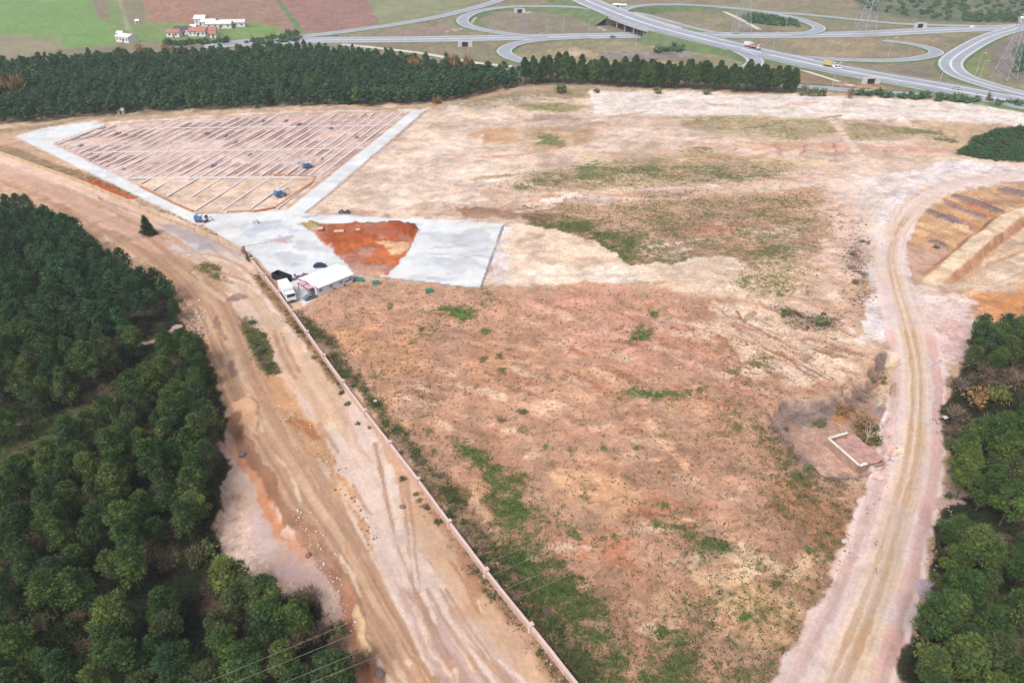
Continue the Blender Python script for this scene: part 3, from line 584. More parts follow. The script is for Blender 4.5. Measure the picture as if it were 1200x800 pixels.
P([(345, 262), (370, 262), (380, 268), (365, 268)], (176, 160, 110), soft=0.8, veg=0.3, vcol=OLIVE)
for pts in ([(492, 272), (560, 268), (575, 282), (500, 282)], [(550, 290), (578, 288), (576, 296), (540, 296)], [(500, 296), (560, 300), (570, 318), (510, 318)], [(270, 262), (330, 258), (340, 268), (300, 276)], [(330, 276), (372, 284), (386, 296), (345, 292)], [(310, 300), (350, 300), (350, 318), (320, 314)]):
    P(pts, (206, 207, 213), soft=3, warp=6, a=0.7)
for k in range(46):
    u = rng.uniform(300, 572); v = rng.uniform(260, 332)
    if 352 < u < 495 and v > 262: continue
    if u < 352 and (v > 318 or v > 262 + (u - 240) * 0.85): continue
    L = rng.uniform(10, 40); S([(u, v, 3), (u + L / 2, v + rng.uniform(-2, 2), rng.uniform(4, 9)), (u + L, v + rng.uniform(-3, 3), 3)], random.choice([(190, 192, 204), (204, 204, 212), (214, 204, 200), (250, 250, 252)]), soft=1.2, warp=3, a=rng.uniform(.4, .9))
S([(290, 288, 5), (320, 282, 5), (340, 276, 5)], (196, 192, 200), soft=0.4, a=0.8)
P([(322, 279), (334, 280), (336, 285), (324, 284)], (220, 180, 196), soft=0.4, warp=0.3)
S([(358, 254, 5), (390, 251, 5), (430, 250, 5)], (196, 186, 206), soft=0.8, a=0.7)
S([(590, 264, 3), (563, 338, 3)], (150, 146, 150), soft=0.4, warp=0.1)
S([(498, 131, 4), (430, 190, 3), (358, 250, 3)], (176, 160, 156), soft=0.5, warp=0.3, a=0.8)
S([(420, 322, 4), (490, 330, 4), (563, 338, 4)], (170, 150, 140), soft=0.4, warp=0.3, a=0.8)
# plots with foundation strips
PLOT = [(62, 169), (120, 147), (220, 140), (340, 134), (478, 131), (330, 246), (300, 248), (229, 250)]
P(PLOT, (228, 196, 184), soft=0.5, warp=0.5, mott=0.12, s=0)
P([(152, 209), (372, 208), (322, 246), (229, 250)], (232, 202, 180), soft=0.8, warp=0.8, mott=0.16)
P([(310, 140), (470, 133), (440, 152), (300, 156)], (206, 170, 168), soft=3, a=0.6, mott=0.3)

# clods, scuffs and dust: contrast of the bare soil itself
kk = np.where(sid == 3, 0.10, np.where((sid == 2) | (sid == 1), 0.12, np.where(sid == 4, 0.12, 0.26)))
soil *= (1 + kk * (crisp - 0.5) + kk * 0.8 * (crisp2 - 0.5))[:, None]
cst = sid == 3
soil[cst] *= (1 - 0.11 * sstep(0.62, 0.85, np.clip((fbm(X[cst] * 0.6, Y[cst], 4.5, 5, 83.0) - 0.5) * 2.4 + 0.5, 0, 1)))[:, None]
# small unevenness of the land; nothing under the concrete or highway
rough_ = (fbm(X, Y, 11.0, 5, 41.0) - 0.5) * 1.0 + (fbm(X, Y, 2.4, 3, 51.0) - 0.5) * 0.22
flat = (sid == 3) | (Y > 385)
Hh += np.where(flat, 0, rough_ * np.where(sid == 2, 0.25, np.where(sid == 1, 0.45, 1.0)))
Hh[sid == 6] -= 0.0

M_EARTH = ground_material()
names = {0: 'ground', 1: 'haul_road', 2: 'dirt_road', 3: 'concrete_yard', 4: 'grass_field', 5: 'ploughed_field', 6: 'earth_ramp'}
VCO = np.stack([X, Y, Hh], 1)
ii = np.arange(NR - 1)[:, None] * NC + np.arange(NC - 1)[None, :]
QF = np.stack([ii, ii + 1, ii + 1 + NC, ii + NC], -1).reshape(-1, 4)
fs = np.sort(sid[QF], 1)[:, 2]
for k, nm in names.items():
    f = QF[fs == k]
    if len(f) == 0: continue
    uq, inv = np.unique(f, return_inverse=True)
    me = np_mesh(nm, VCO[uq], inv.reshape(-1, 4), True)
    color_attr(me, 'Soil', np.concatenate([np.clip(soil[uq], 0, 0.9), np.full((len(uq), 1), {1: 0.42, 2: 0.42, 3: 0.22}.get(k, 1.0))], 1))
    color_attr(me, 'Plants', np.clip(plant[uq], 0, 1))
    tag(link_mesh(nm, me, M_EARTH), kind='structure')
def hz(x, y):
    u, v, d = px_of(x, y)
    i = int(np.clip(np.argmin(np.abs(us - u)), 0, NC - 1)); j = int(np.argmin(np.abs(vv - v)))
    return float(Hh[j * NC + i])
def at(u, v, z=None):
    x, y = gp(u, v); return (x, y, hz(x, y) if z is None else z)
lp = MB(); lp.add([(-4500, -3000, -8), (4500, -3000, -8), (4500, 6000, -8), (-4500, 6000, -8)], [(0, 1, 2, 3)])
tag(lp.build('surrounding_land', mat('land', lin((160, 146, 116)), 0.95, 0.3, 0.02)), kind='structure')

# ================================================================== HIGHWAYS
def asphalt(name, lanes):
    m = bpy.data.materials.new(name); m.use_nodes = True
    n = m.node_tree.nodes; l = m.node_tree.links; b = n['Principled BSDF']; b.inputs['Roughness'].default_value = 0.85
    uv = n.new('ShaderNodeUVMap'); sp = n.new('ShaderNodeSeparateXYZ'); l.new(uv.outputs[0], sp.inputs[0])
    geo = n.new('ShaderNodeNewGeometry'); ns = n.new('ShaderNodeTexNoise'); ns.inputs['Scale'].default_value = 0.12; ns.inputs['Detail'].default_value = 6
    l.new(geo.outputs['Position'], ns.inputs['Vector'])
    cr = n.new('ShaderNodeValToRGB'); cr.color_ramp.interpolation = 'LINEAR'
    A = tuple(lin((168, 172, 184))); W = tuple(lin((236, 236, 238))); Sh = tuple(lin((206, 206, 210)))
    st = [(0.0, Sh), (0.09, Sh), (0.10, W), (0.12, A)] 
    if lanes == 2: st += [(0.44, A), (0.455, Sh), (0.47, W), (0.53, W), (0.545, Sh), (0.56, A)]
    st += [(0.88, A), (0.90, W), (0.91, Sh), (1.0, Sh)]
    el = cr.color_ramp.elements
    while len(el) < len(st): el.new(0.5)
    for e, (p, c) in zip(el, st): e.position = p; e.color = (*c, 1)
    l.new(sp.outputs['X'], cr.inputs[0])
    mr = n.new('ShaderNodeMapRange'); mr.inputs['From Min'].default_value = 0.3; mr.inputs['From Max'].default_value = 0.7; mr.inputs['To Min'].default_value = 0.9; mr.inputs['To Max'].default_value = 1.1
    l.new(ns.outputs['Fac'], mr.inputs['Value'])
    sc = n.new('ShaderNodeVectorMath'); sc.operation = 'SCALE'; l.new(cr.outputs[0], sc.inputs[0]); l.new(mr.outputs[0], sc.inputs['Scale'])
    l.new(sc.outputs[0], b.inputs['Base Color'])
    return m
M_DUAL = asphalt('dual_carriageway', 2); M_RAMP = asphalt('slip_road', 1)
M_TRACK = mat('pale_track', lin((226, 218, 206)), 0.95, 0.12, 0.2)
M_BANK = mat('grass_bank', lin((110, 126, 86)), 0.95, 0.3, 0.15)
M_CONC = mat('pale_concrete', lin((214, 212, 210)), 0.9, 0.1, 0.4)

ROAD_LINES = []
def road(name, pts, width, m, z=0.35, bank=0.9, gap=None):
    """pts (u, v[, height]); a carriageway on a low bank whose sides slope to the ground"""
    pw = []
    for p in pts:
        h = p[2] if len(p) > 2 else z
        pw.append((*gp(p[0], p[1], h), h))
    C = catmull(pw, 7); n = len(C)
    T = np.gradient(C[:, :2], axis=0); T /= np.linalg.norm(T, axis=1)[:, None]
    Nn = np.stack([T[:, 1], -T[:, 0]], 1)
    Lf = C[:, :2] - Nn * width / 2; Rt = C[:, :2] + Nn * width / 2
    V = []; F = []; UV = []
    for i in range(n):
        V += [(*Lf[i], C[i, 2]), (*Rt[i], C[i, 2])]
    for i in range(n - 1):
        F.append((2 * i, 2 * i + 1, 2 * i + 3, 2 * i + 2)); UV += [(0, i), (1, i), (1, i + 1), (0, i + 1)]
    me = np_mesh(name, V, F)
    uvl = me.uv_layers.new(name='UVMap'); uvl.data.foreach_set('uv', np.array(UV, np.float32).ravel())
    o = tag(link_mesh(name, me, m), kind='structure')
    if bank:
        b = MB()
        for side, E in ((-1, Lf), (1, Rt)):
            for i in range(n - 1):
                if gap and gap[0] <= i < gap[1]: continue
                q = []
                for j in (i, i + 1):
                    h = C[j, 2]; o_ = E[j] + Nn[j] * side * (h * 1.7 + 0.5)
                    q.append((tuple(E[j]) + (h - 0.02,), tuple(o_) + (-0.3,)))
                b.add([q[0][0], q[0][1], q[1][1], q[1][0]], [(0, 1, 2, 3)])
        ob = b.build('embankment', M_BANK, o)
    ROAD_LINES.append((C, width))
    return o, C, T, Nn
ZB = 6.5
A_PTS = [(640, -24, ZB), (668, -9, ZB), (690, 2, ZB), (708, 9.5, ZB), (728, 17.5, ZB), (750, 25.5, ZB), (778, 34, ZB), (820, 45, 5), (860, 54.5, 3.2), (900, 64, 2), (960, 77, 1.2), (1020, 88.5, 1), (1100, 102.5, 1), (1200, 121, 1), (1290, 138, 1)]
oA, CA, TA, NA = road('motorway', A_PTS, 24, M_DUAL, gap=(29, 42))
B_PTS = [(240, 53), (300, 50), (356, 47.5), (447, 46.5), (530, 45.5), (600, 44), (660, 43), (760, 41), (830, 41), (900, 41.5), (980, 40.5), (1030, 39), (1100, 35.5), (1200, 31.5), (1300, 27)]
road('motorway', B_PTS, 21, M_DUAL, 0.25)
road('country_road', [(250, 51), (330, 45), (380, 40), (430, 33.5), (480, 26), (530, 16), (580, 2), (640, -20)], 11, M_RAMP, 0.5)
road('slip_road', [(700, 11, 6.3), (680, 9, 5.5), (650, 7.5, 4), (600, 8, 2.2), (567, 12, 1.4), (548, 18, 1.2), (542, 25, 1), (553, 32, .8), (583, 38, .6), (608, 41, .45), (640, 43.5, .4)], 9.5, M_RAMP)
road('slip_road', [(690, 43.5, .42), (660, 45, .5), (630, 47, .6), (606, 51, .8), (594, 56, .8), (591, 61, .8), (599, 67, .8), (613, 71.5, .8), (640, 76, .8)], 9.5, M_RAMP)
road('slip_road', [(723, 16, 6.35), (735, 9.5, 6), (760, 6, 5), (793, 5.5, 4), (827, 7, 3), (872, 11, 2), (905, 15.5, 1.5), (930, 21, 1.2), (950, 27, 1), (960, 33, .8), (951, 38, .6), (925, 40.5, .45)], 9.5, M_RAMP)
road('slip_road', [(880, 12.5, 1.75), (905, 14.5, 1.4), (947, 17.5, 1), (997, 22.5, .8), (1058, 28, .7), (1117, 30, .6), (1170, 31, .5)], 8, M_RAMP)
road('slip_road', [(736, 14, 5.5), (752, 16, 4), (777, 23, 2.5), (810, 32, 1), (840, 39, .4)], 6, M_RAMP)
road('slip_road', [(895, 61.5, 2.2), (918, 65, 1.7), (955, 68, 1), (988, 70, .8), (1030, 71, .8), (1060, 70, .8), (1080, 67.5, .8), (1094, 64, .8), (1097, 60.5, .8), (1088, 56, .8), (1068, 51.5, .8), (1035, 47.5, .6)], 8.5, M_RAMP)
road('slip_road', [(1225, 26, .5), (1200, 31, .6), (1183, 36, .8), (1163, 42, .9), (1142, 52, 1), (1120, 66, 1), (1114, 76, 1), (1124, 87, 1), (1150, 97, 1), (1200, 111, 1), (1270, 128, .8)], 13, M_DUAL)
road('slip_road', [(858, 56, 3.3), (872, 62, 2.6), (882, 68, 1.8), (885, 73, 1.2), (877, 79, .9), (860, 83.5, .8), (835, 87, .8)], 10, M_RAMP)
road('service_road', [(880, 96), (923, 100), (963, 103), (1030, 108), (1100, 113.5), (1160, 121)], 8, M_RAMP, 0.3)
road('service_track', [(880, 60), (897, 68), (930, 79), (965, 90), (1000, 101)], 3.2, M_TRACK, 0.15, bank=None)
road('service_track', [(400, 52), (457, 58), (497, 63), (530, 69), (560, 74), (600, 78)], 5, M_TRACK, 0.15, bank=None)
road('service_track', [(840, 10), (870, 24), (890, 35)], 4, M_TRACK, 0.2, bank=None)
# bridge carrying one motorway over the other
br = empty('motorway_bridge', (float(CA[35, 0]), float(CA[35, 1]), 0))
tag(br, 'grey concrete motorway bridge on piers crossing over the lower carriageway', 'bridge')
def rel(p): return (p[0] - br.location.x, p[1] - br.location.y, p[2])
deck = MB(); par = [MB(), MB()]
for i in range(27, 43):
    a, b = CA[i], CA[i + 1]; na, nb = NA[i], NA[i + 1]; w = 12.4
    q = []
    for c, nn in ((a, na), (b, nb)):
        for s in (-w, w):
            for z in (-1.5, -0.06): q.append(rel((c[0] + nn[0] * s, c[1] + nn[1] * s, c[2] + z)))
    deck.add(q, [(0, 2, 6, 4), (1, 5, 7, 3), (0, 4, 5, 1), (2, 3, 7, 6)])
    for k, s in ((0, -w), (1, w)):
        q = []
        for c, nn in ((a, na), (b, nb)):
            for t in (s - 0.15, s + 0.15):
                for z in (-0.1, 0.95): q.append(rel((c[0] + nn[0] * t, c[1] + nn[1] * t, c[2] + z)))
        par[k].add(q, [(0, 4, 5, 1), (2, 3, 7, 6), (1, 5, 7, 3)])
deck.build('deck', M_CONC, br)
for p_ in par: p_.build('parapet', M_CONC, br)
for i in (31, 34, 37, 40):
    for s in (-9, -3, 3, 9):
        c = CA[i]; pr = MB(); pr.tube(rel((c[0] + NA[i][0] * s, c[1] + NA[i][1] * s, -0.4)), rel((c[0] + NA[i][0] * s, c[1] + NA[i][1] * s, c[2] - 1.5)), 0.75, n=10)
        pr.build('pier', M_CONC, br)
for i, sg in ((28, 1), (42, -1)):
    c = CA[i]; ab = MB(); ang = math.atan2(TA[i][1], TA[i][0])
    ab.box(rel((c[0], c[1], c[2] / 2 - 1.0)), (1.6, 24.6, c[2] - 1.2), ang)
    ab.build('abutment', M_CONC, br)
# crash barriers along the motorway
M_RAIL = mat('galvanised', lin((190, 192, 196)), 0.5, 0.1, 1.0, metal=0.6)
for s in (-12.1, 12.1):
    g = MB()
    for i in range(43, len(CA) - 1):
        a, b = CA[i], CA[i + 1]; na, nb = NA[i], NA[i + 1]
        p = [(a[0] + na[0] * s, a[1] + na[1] * s), (b[0] + nb[0] * s, b[1] + nb[1] * s)]
        g.add([(*p[0], a[2] + .4), (*p[1], b[2] + .4), (*p[1], b[2] + .8), (*p[0], a[2] + .8)], [(0, 1, 2, 3)])
        if i % 2 == 0: g.box((p[0][0], p[0][1], a[2] + .2), (.12, .12, .5))
    tag(g.build('crash_barrier', M_RAIL), 'long low steel crash barrier on the %s edge of the diagonal motorway' % ('far' if s < 0 else 'near'), 'barrier')

# ================================================================== FOUNDATION PLOTS
M_STRIP = mat('foundation_concrete', lin((238, 222, 218)), 0.9, 0.14, 0.8)
M_TRENCH = mat('trench_soil', lin((196, 158, 152)), 0.95, 0.35, 0.4)
pw = polyw(PLOT); cx_, cy_ = gp(270, 190)
fg = empty('foundation_field', (cx_, cy_, 0))
tag(fg, 'rows of pale concrete foundation strips set in pink soil, fenced by concrete lanes', 'foundations')
a_, b_ = np.array(gp(330, 246)), np.array(gp(478, 131)); dr = (b_ - a_) / np.linalg.norm(b_ - a_); pn = np.array([-dr[1], dr[0]])
def inside(p, P_):
    ins = False
    for i in range(len(P_)):
        a, b = P_[i], P_[(i + 1) % len(P_)]
        if (a[1] > p[1]) != (b[1] > p[1]) and p[0] < (b[0] - a[0]) * (p[1] - a[1]) / (b[1] - a[1]) + a[0]: ins = not ins
    return ins
def along(x0, x1, y0, y1, w, h, parent, name, m, dz=0.0):
    """slab from one point to another"""
    a = np.array([x0, y0]); b = np.array([x1, y1]); L = np.linalg.norm(b - a); c = (a + b) / 2
    k = MB(); k.box((c[0] - cx_, c[1] - cy_, h / 2 + dz), (L, w, h), math.atan2(b[1] - a[1], b[0] - a[0])); return k.build(name, m, parent)
Hl = [gp(152, 209), gp(372, 208)]; Hm = [gp(110, 179), gp(430, 174)]; Ht = [gp(170, 151), gp(470, 147)]
def cross(p, d, L):
    a = np.array(L[0]); e = np.array(L[1]) - a
    M_ = np.array([[d[0], -e[0]], [d[1], -e[1]]]); t, s = np.linalg.solve(M_, a - p); return t
soff = 4.1; k = -1
rs = random.Random(5)
while k < 48:
    k += 1
    p0 = a_ + pn * (1.8 + k * soff)
    ts = [t for t in np.arange(-80, 260, 0.5) if inside(p0 + dr * t, pw)]
    if len(ts) < 6: continue
    t0, t1 = ts[0] + 0.4, ts[-1] - 0.6
    cuts = sorted([t for t in (cross(p0, dr, Hl), cross(p0, dr, Hm), cross(p0, dr, Ht)) if t0 + 2 < t < t1 - 2])
    seg = [t0] + cuts + [t1]
    lowest = cross(p0, dr, Hl)
    for q in range(len(seg) - 1):
        a, b = seg[q] + 0.5, seg[q + 1] - 0.5
        if b - a < 2: continue
        if (a + b) / 2 < lowest and k % 2 == 1 and k < 18: continue
        s = p0 + dr * a; e = p0 + dr * b
        along(s[0], e[0], s[1], e[1], 0.75, 0.22, fg, 'foundation_strip', M_STRIP)
        # trench soil and shuttering left beside the strip
        if rs.random() < 0.75 and (a + b) / 2 > lowest:
            c0 = a + rs.uniform(0, 0.4) * (b - a); c1 = min(b, c0 + rs.uniform(0.25, 0.7) * (b - a))
            s = p0 - pn * 1.35 + dr * c0; e = p0 - pn * 1.35 + dr * c1
            along(s[0], e[0], s[1], e[1], rs.uniform(.8, 1.7), 0.05, fg, 'trench', M_TRENCH)
for L in (Hl, Hm, Ht):
    along(L[0][0], L[1][0], L[0][1], L[1][1], 1.5 if L is Hl else 1.0, 0.2, fg, 'cross_strip', M_STRIP)
M_RIM = mat('rim_soil', lin((202, 146, 112)), 0.95, 0.25, 0.8)
for pts in ([(318, 205), (370, 208), (366, 214), (325, 242)], [(266, 249), (300, 247.5), (325, 243)], [(165, 219), (185, 229), (205, 239), (226, 248)]):
    for i in range(len(pts) - 1):
        p, q = gp(*pts[i]), gp(*pts[i + 1]); along(p[0], q[0], p[1], q[1], 0.9, 0.3, fg, 'soil_bank', M_RIM)
for i in range(15):                                       # bundles and stacks lying in the plots
    u, v = rs.uniform(90, 440), rs.uniform(140, 200)
    if not inside(gp(u, v), pw): continue
    p = gp(u, v); o = MB()
    o.box((0, 0, 0.3), (rs.uniform(1.5, 4), rs.uniform(.8, 1.4), .6)); o.box((rs.uniform(-.4, .4), .1, .7), (rs.uniform(.8, 1.6), .6, .3))
    ob = o.build('material_stack', mat('stack%d' % (i % 4), lin([(170, 160, 176), (196, 200, 210), (150, 138, 144), (196, 160, 146)][i % 4])), None, (p[0], p[1], 0)); ob.rotation_euler = (0, 0, math.atan2(dr[1], dr[0]) + rs.uniform(-.2, .2))
    tag(ob, 'small stack of building material among the foundation rows', 'stack', 'material stacks among the foundation strips')

# ================================================================== PERIMETER WALL
M_WALL = mat('wall_render', lin((226, 190, 176)), 0.9, 0.14, 0.5)
M_COPE = mat('wall_coping', lin((236, 206, 196)), 0.9, 0.1, 0.6)
M_BLOCK = mat('wall_block', lin((226, 194, 160)), 0.9, 0.15, 0.5)
def wall(pts, h, t, step, label, mw, mc, pil=True):
    C = catmull([gp(*p) for p in pts], 12)
    L = np.concatenate([[0], np.cumsum(np.linalg.norm(np.diff(C, axis=0), axis=1))])
    n = max(2, int(round(L[-1] / step))); tt = np.linspace(0, L[-1], n + 1)
    Q = np.stack([np.interp(tt, L, C[:, 0]), np.interp(tt, L, C[:, 1])], 1)
    root = empty('perimeter_wall', (Q[0, 0], Q[0, 1], hz(*Q[0])))
    tag(root, label, 'wall'); r0 = Q[0]; z0 = root.location.z
    for i in range(n + 1):
        z = hz(*Q[i]) - z0
        if i < n:
            d = Q[i + 1] - Q[i]; ang = math.atan2(d[1], d[0]); l_ = np.linalg.norm(d); c = (Q[i] + Q[i + 1]) / 2 - r0
            z2 = (z + hz(*Q[i + 1]) - z0) / 2
            k = MB(); k.box((c[0], c[1], z2 + h / 2 - 0.3), (l_ - 0.36, t, h + 0.6), ang); pn_ = k.build('wall_panel', mw, root)
            k = MB(); k.box((c[0], c[1], z2 + h + 0.06), (l_ - 0.34, t + 0.14, 0.12), ang); k.build('coping', mc, pn_)
        if pil:
            dd = Q[min(i + 1, n)] - Q[max(i - 1, 0)]; ang = math.atan2(dd[1], dd[0]); big = i % 3 == 0
            k = MB(); s = t + (0.34 if big else 0.12); hh = h + (0.4 if big else 0.1)
            k.box((Q[i][0] - r0[0], Q[i][1] - r0[1], z + hh / 2 - 0.3), (0.34 if not big else 0.5, s, hh + 0.6), ang)
            if big: k.box((Q[i][0] - r0[0], Q[i][1] - r0[1], z + hh + 0.06), (0.66, s + 0.16, 0.13), ang)
            k.build('pillar', mc, root)
    return root
wall([(296, 309), (330, 352), (365, 401), (400, 450), (440, 503), (490, 568), (543, 640), (585, 694), (635, 756), (677, 810), (730, 875)], 1.25, 0.28, 3.7, 'pink rendered wall with pillars running from the yard gate to the bottom edge', M_WALL, M_COPE)
wall([(284, 297), (250, 280), (190, 256), (120, 225), (60, 202), (0, 181), (-80, 150), (-160, 120)], 1.1, 0.35, 6.0, 'low beige wall running along the haul road from the gate to the left edge', M_BLOCK, M_BLOCK, False)
# gate leaves at the yard entrance
gt = empty('yard_gate', at(287, 298)); tag(gt, 'reddish gate pillar and open leaf at the yard entrance', 'gate')
k = MB(); k.box((0, 0, 1.1), (.6, .6, 2.2)); k.box((0, 0, 2.27), (.8, .8, .15)); k.build('gate_pillar', mat('gate_red', lin((190, 120, 110)), 0.8), gt)
k = MB()
for i in range(7): k.box((.35 + i * .22, -.5 - i * .3, .9), (.06, .06, 1.5))
for z in (.25, .9, 1.6): k.box((1.0, -1.4, z), (2.4, .06, .07), -0.94)
k.build('gate_leaf', mat('gate_dark', lin((110, 92, 96)), 0.6), gt)

# ================================================================== TREES
def unit(a): return a / (np.linalg.norm(a, axis=-1, keepdims=True) + 1e-9)
ICO_V = None
def ico():
    global ICO_V, ICO_F
    if ICO_V is None:
        bm = bmesh.new(); bmesh.ops.create_icosphere(bm, subdivisions=1, radius=1.0)
        ICO_V = np.array([v.co[:] for v in bm.verts]); ICO_F = np.array([[v.index for v in f.verts] for f in bm.faces]); bm.free()
    return ICO_V, ICO_F
def foliage(clumps, nper, ln, wd, r, core=0.62, tint=((1, 1, 1),), up=0.25):
    """clumps (x,y,z,radius): leaf blades standing out of each clump, over a small core"""
    Vs, Fs, Ts = [], [], []; off = 0
    iv, if_ = ico()
    for c in clumps:
        ctr = np.array(c[:3]); rad = c[3]; n = max(6, int(nper * rad ** 1.5))
        tn = np.array(tint[r.integers(len(tint))]) * r.uniform(0.78, 1.22)
        d = unit(r.normal(size=(n, 3)) + np.array([0, 0, up]))
        rr = rad * r.uniform(0.62, 0.98, (n, 1))
        b = ctr + d * rr * np.array([1, 1, 0.85])
        dir_ = unit(d + r.normal(size=(n, 3)) * 0.45 + np.array([0, 0, 0.2]))
        side = unit(np.cross(dir_, r.normal(size=(n, 3))))
        L = ln * r.uniform(0.6, 1.25, (n, 1)); W = wd * r.uniform(0.7, 1.2, (n, 1))
        V = np.stack([b - side * W * 0.5, b + side * W * 0.5, b + dir_ * L], 1).reshape(-1, 3)
        Vs.append(V); Fs.append(np.arange(3 * n).reshape(-1, 3) + off); off += 3 * n
        Ts.append(np.repeat(tn * r.uniform(0.75, 1.25, (n, 1)), 3, 0))
        if core:
            V = ctr + iv * rad * core * np.array([1, 1, 0.85]) * r.uniform(0.85, 1.15, (len(iv), 1))
            Vs.append(V); Fs.append(if_ + off); off += len(V); Ts.append(np.repeat(tn[None] * 0.9, len(V), 0))
    return np.concatenate(Vs), np.concatenate(Fs), np.concatenate(Ts)
def foliage_mesh(name, *a, **k):
    V, F, T = foliage(*a, **k); me = np_mesh(name, V, F)
    color_attr(me, 'Tint', np.concatenate([np.clip(T, 0, 3), np.ones((len(T), 1))], 1)); return me
M_PINE = foliage_material('pine_needles', [tuple(lin(c, 1.0)) for c in ((62, 86, 46), (48, 70, 42), (76, 98, 50), (56, 78, 48), (90, 104, 56), (60, 84, 42), (80, 88, 58), (52, 76, 48))])
M_WOOD = foliage_material('far_pine_needles', [tuple(lin((54, 80, 54), 1.0))])
M_SHRUB = foliage_material('shrub_leaves', [tuple(lin(c, 1.0)) for c in ((74, 84, 50), (88, 92, 56), (66, 82, 46), (98, 98, 62))])
M_TWIG = foliage_material('bare_twigs', [tuple(lin(c, 1.0)) for c in ((122, 104, 88), (112, 98, 84), (128, 108, 92))])
M_RUST = foliage_material('rust_leaves', [tuple(lin(c, 1.0)) for c in ((126, 98, 64), (136, 104, 70))])
M_YELL = foliage_material('olive_leaves', [tuple(lin(c, 1.0)) for c in ((108, 110, 62), (100, 104, 62))])
M_WEED = foliage_material('weed_leaves', [(1.0, 1.0, 1.0)])
M_BARK = mat('pine_bark', lin((112, 96, 84)), 0.95, 0.3, 3.0)

def pine_clumps(r, h, rad, n):
    cl = []; z0 = h * r.uniform(0.28, 0.4)
    for i in range(n):
        t = (i + r.uniform(0, 1)) / n                       # 0 bottom of the crown, 1 top
        prof = math.sin(math.pi * min(1, 0.28 + 0.72 * t)) ** 0.7 if t < 0.97 else 0.15
        a = i * 2.4 + r.uniform(-.5, .5); q = rad * prof * math.sqrt(r.uniform(0.25, 1.0)) * 0.82
        cl.append((q * math.cos(a), q * math.sin(a), z0 + t * (h - z0 - 0.5), rad * r.uniform(0.24, 0.42) * (1.0 if t < 0.85 else 0.8)))
    cl.append((0, 0, h - 0.7, rad * 0.3))
    return cl
def trunk_mesh(name, cl, h, r, rb=0.17):
    k = MB(); p = Vector((0, 0, -0.5)); n = 5; lean = Vector((r.uniform(-.03, .03), r.uniform(-.03, .03), 1)) * (h * 0.92 / n); rr = rb
    pts = [p.copy()]
    for i in range(n):
        q = p + lean + Vector((r.uniform(-.12, .12), r.uniform(-.12, .12), 0)); k.tube(p, q, rr, rr * 0.78, 6); p = q; rr *= 0.78; pts.append(p.copy())
    for c in cl[::2]:
        z = max(0.5, c[2] - 0.8); i = min(n - 1, int(z / (h * 0.92) * n)); k.tube(pts[i], c[:3], 0.06, 0.02, 4)
    me = bpy.data.meshes.new(name); me.from_pydata(k.v, [], k.f); me.update(); me.materials.append(M_BARK); return me
PROTO = []; MIDB = []
for i in range(9):
    r = np.random.default_rng(100 + i); h = [7.6, 8.4, 7.0, 9.0, 6.4, 8.0, 7.4, 6.8, 8.8][i]; rad = [2.0, 2.3, 1.8, 2.1, 1.8, 2.4, 2.0, 2.2, 1.9][i]
    cl = pine_clumps(r, h, rad, 17 + i % 5)
    cm = foliage_mesh('crown', cl, 270, 0.42, 0.12, r, core=0.5, tint=((1, 1, 1), (1.3, 1.2, 0.95), (0.75, 0.8, 0.85), (1.12, 1.02, 0.95)))
    cm.materials.append(M_PINE); PROTO.append((cm, trunk_mesh('trunk', cl, h, r), h, rad)); MIDB.append(foliage(cl, 95, 0.6, 0.2, r, core=0.5, tint=((1, 1, 1), (1.08, 1.05, 0.9), (0.9, 0.96, 1.0))))
TALL = []
for i in range(4):
    r = np.random.default_rng(200 + i); h = [13.5, 14.5, 12.5, 15][i]; rad = 3.3
    cl = [(c[0], c[1], c[2] * 1.15 - .15 * h, c[3]) for c in pine_clumps(r, h, rad, 26)]; cm = foliage_mesh('crown', cl, 130, 0.7, 0.26, r, tint=((1, 1, 1), (0.85, 0.95, 1)))
    cm.materials.append(M_PINE); TALL.append((cm, trunk_mesh('trunk', cl, h, r, .22), h, rad))

def plant_tree(proto, x, y, s, rz, label, group, name='pine_tree', cat='pine tree'):
    t = empty(name, (x, y, hz(x, y) - 0.1), rz); t.scale = (s * rng.uniform(.92, 1.08), s * rng.uniform(.92, 1.08), s)
    tag(t, label, cat, group)
    link_mesh('crown', proto[0], None, t); link_mesh('trunk', proto[1], None, t)
    return t
def scatter(poly_px, spacing, n_try, r, holes=()):
    Pw = polyw(poly_px); lo = Pw.min(0); hi = Pw.max(0); pts = []; grid = {}
    for _ in range(n_try):
        p = r.uniform(lo, hi)
        key = (int(p[0] // spacing), int(p[1] // spacing))
        if any((p - q) @ (p - q) < spacing ** 2 for i in (-1, 0, 1) for j in (-1, 0, 1) for q in grid.get((key[0] + i, key[1] + j), ())): continue
        if not inside(p, Pw): continue
        u, v, d = px_of(p[0], p[1])
        if any(hf(u, v) for hf in holes): continue
        grid.setdefault(key, []).append(p); pts.append(p)
    return pts
def near_line(pts, wd):
    def f(u, v):
        for (a, b), (c, d) in zip(pts[:-1], pts[1:]):
            e = (c - a, d - b); t = max(0, min(1, ((u - a) * e[0] + (v - b) * e[1]) / (e[0] ** 2 + e[1] ** 2)))
            if math.hypot(u - a - t * e[0], v - b - t * e[1]) < wd: return True
        return False
    return f
def in_px(poly):
    return lambda u, v: inside((u, v), poly)
TRACK = [(-40, 560), (20, 530), (80, 494), (130, 460), (170, 428), (214, 396)]
r = np.random.default_rng(11)
LEFT_TREES = [(-60, 232), (0, 246), (55, 262), (115, 302), (190, 346), (206, 362), (226, 398), (250, 470), (258, 540), (240, 590), (246, 640), (285, 705), (350, 735), (385, 780), (410, 835), (425, 900), (-60, 900)]
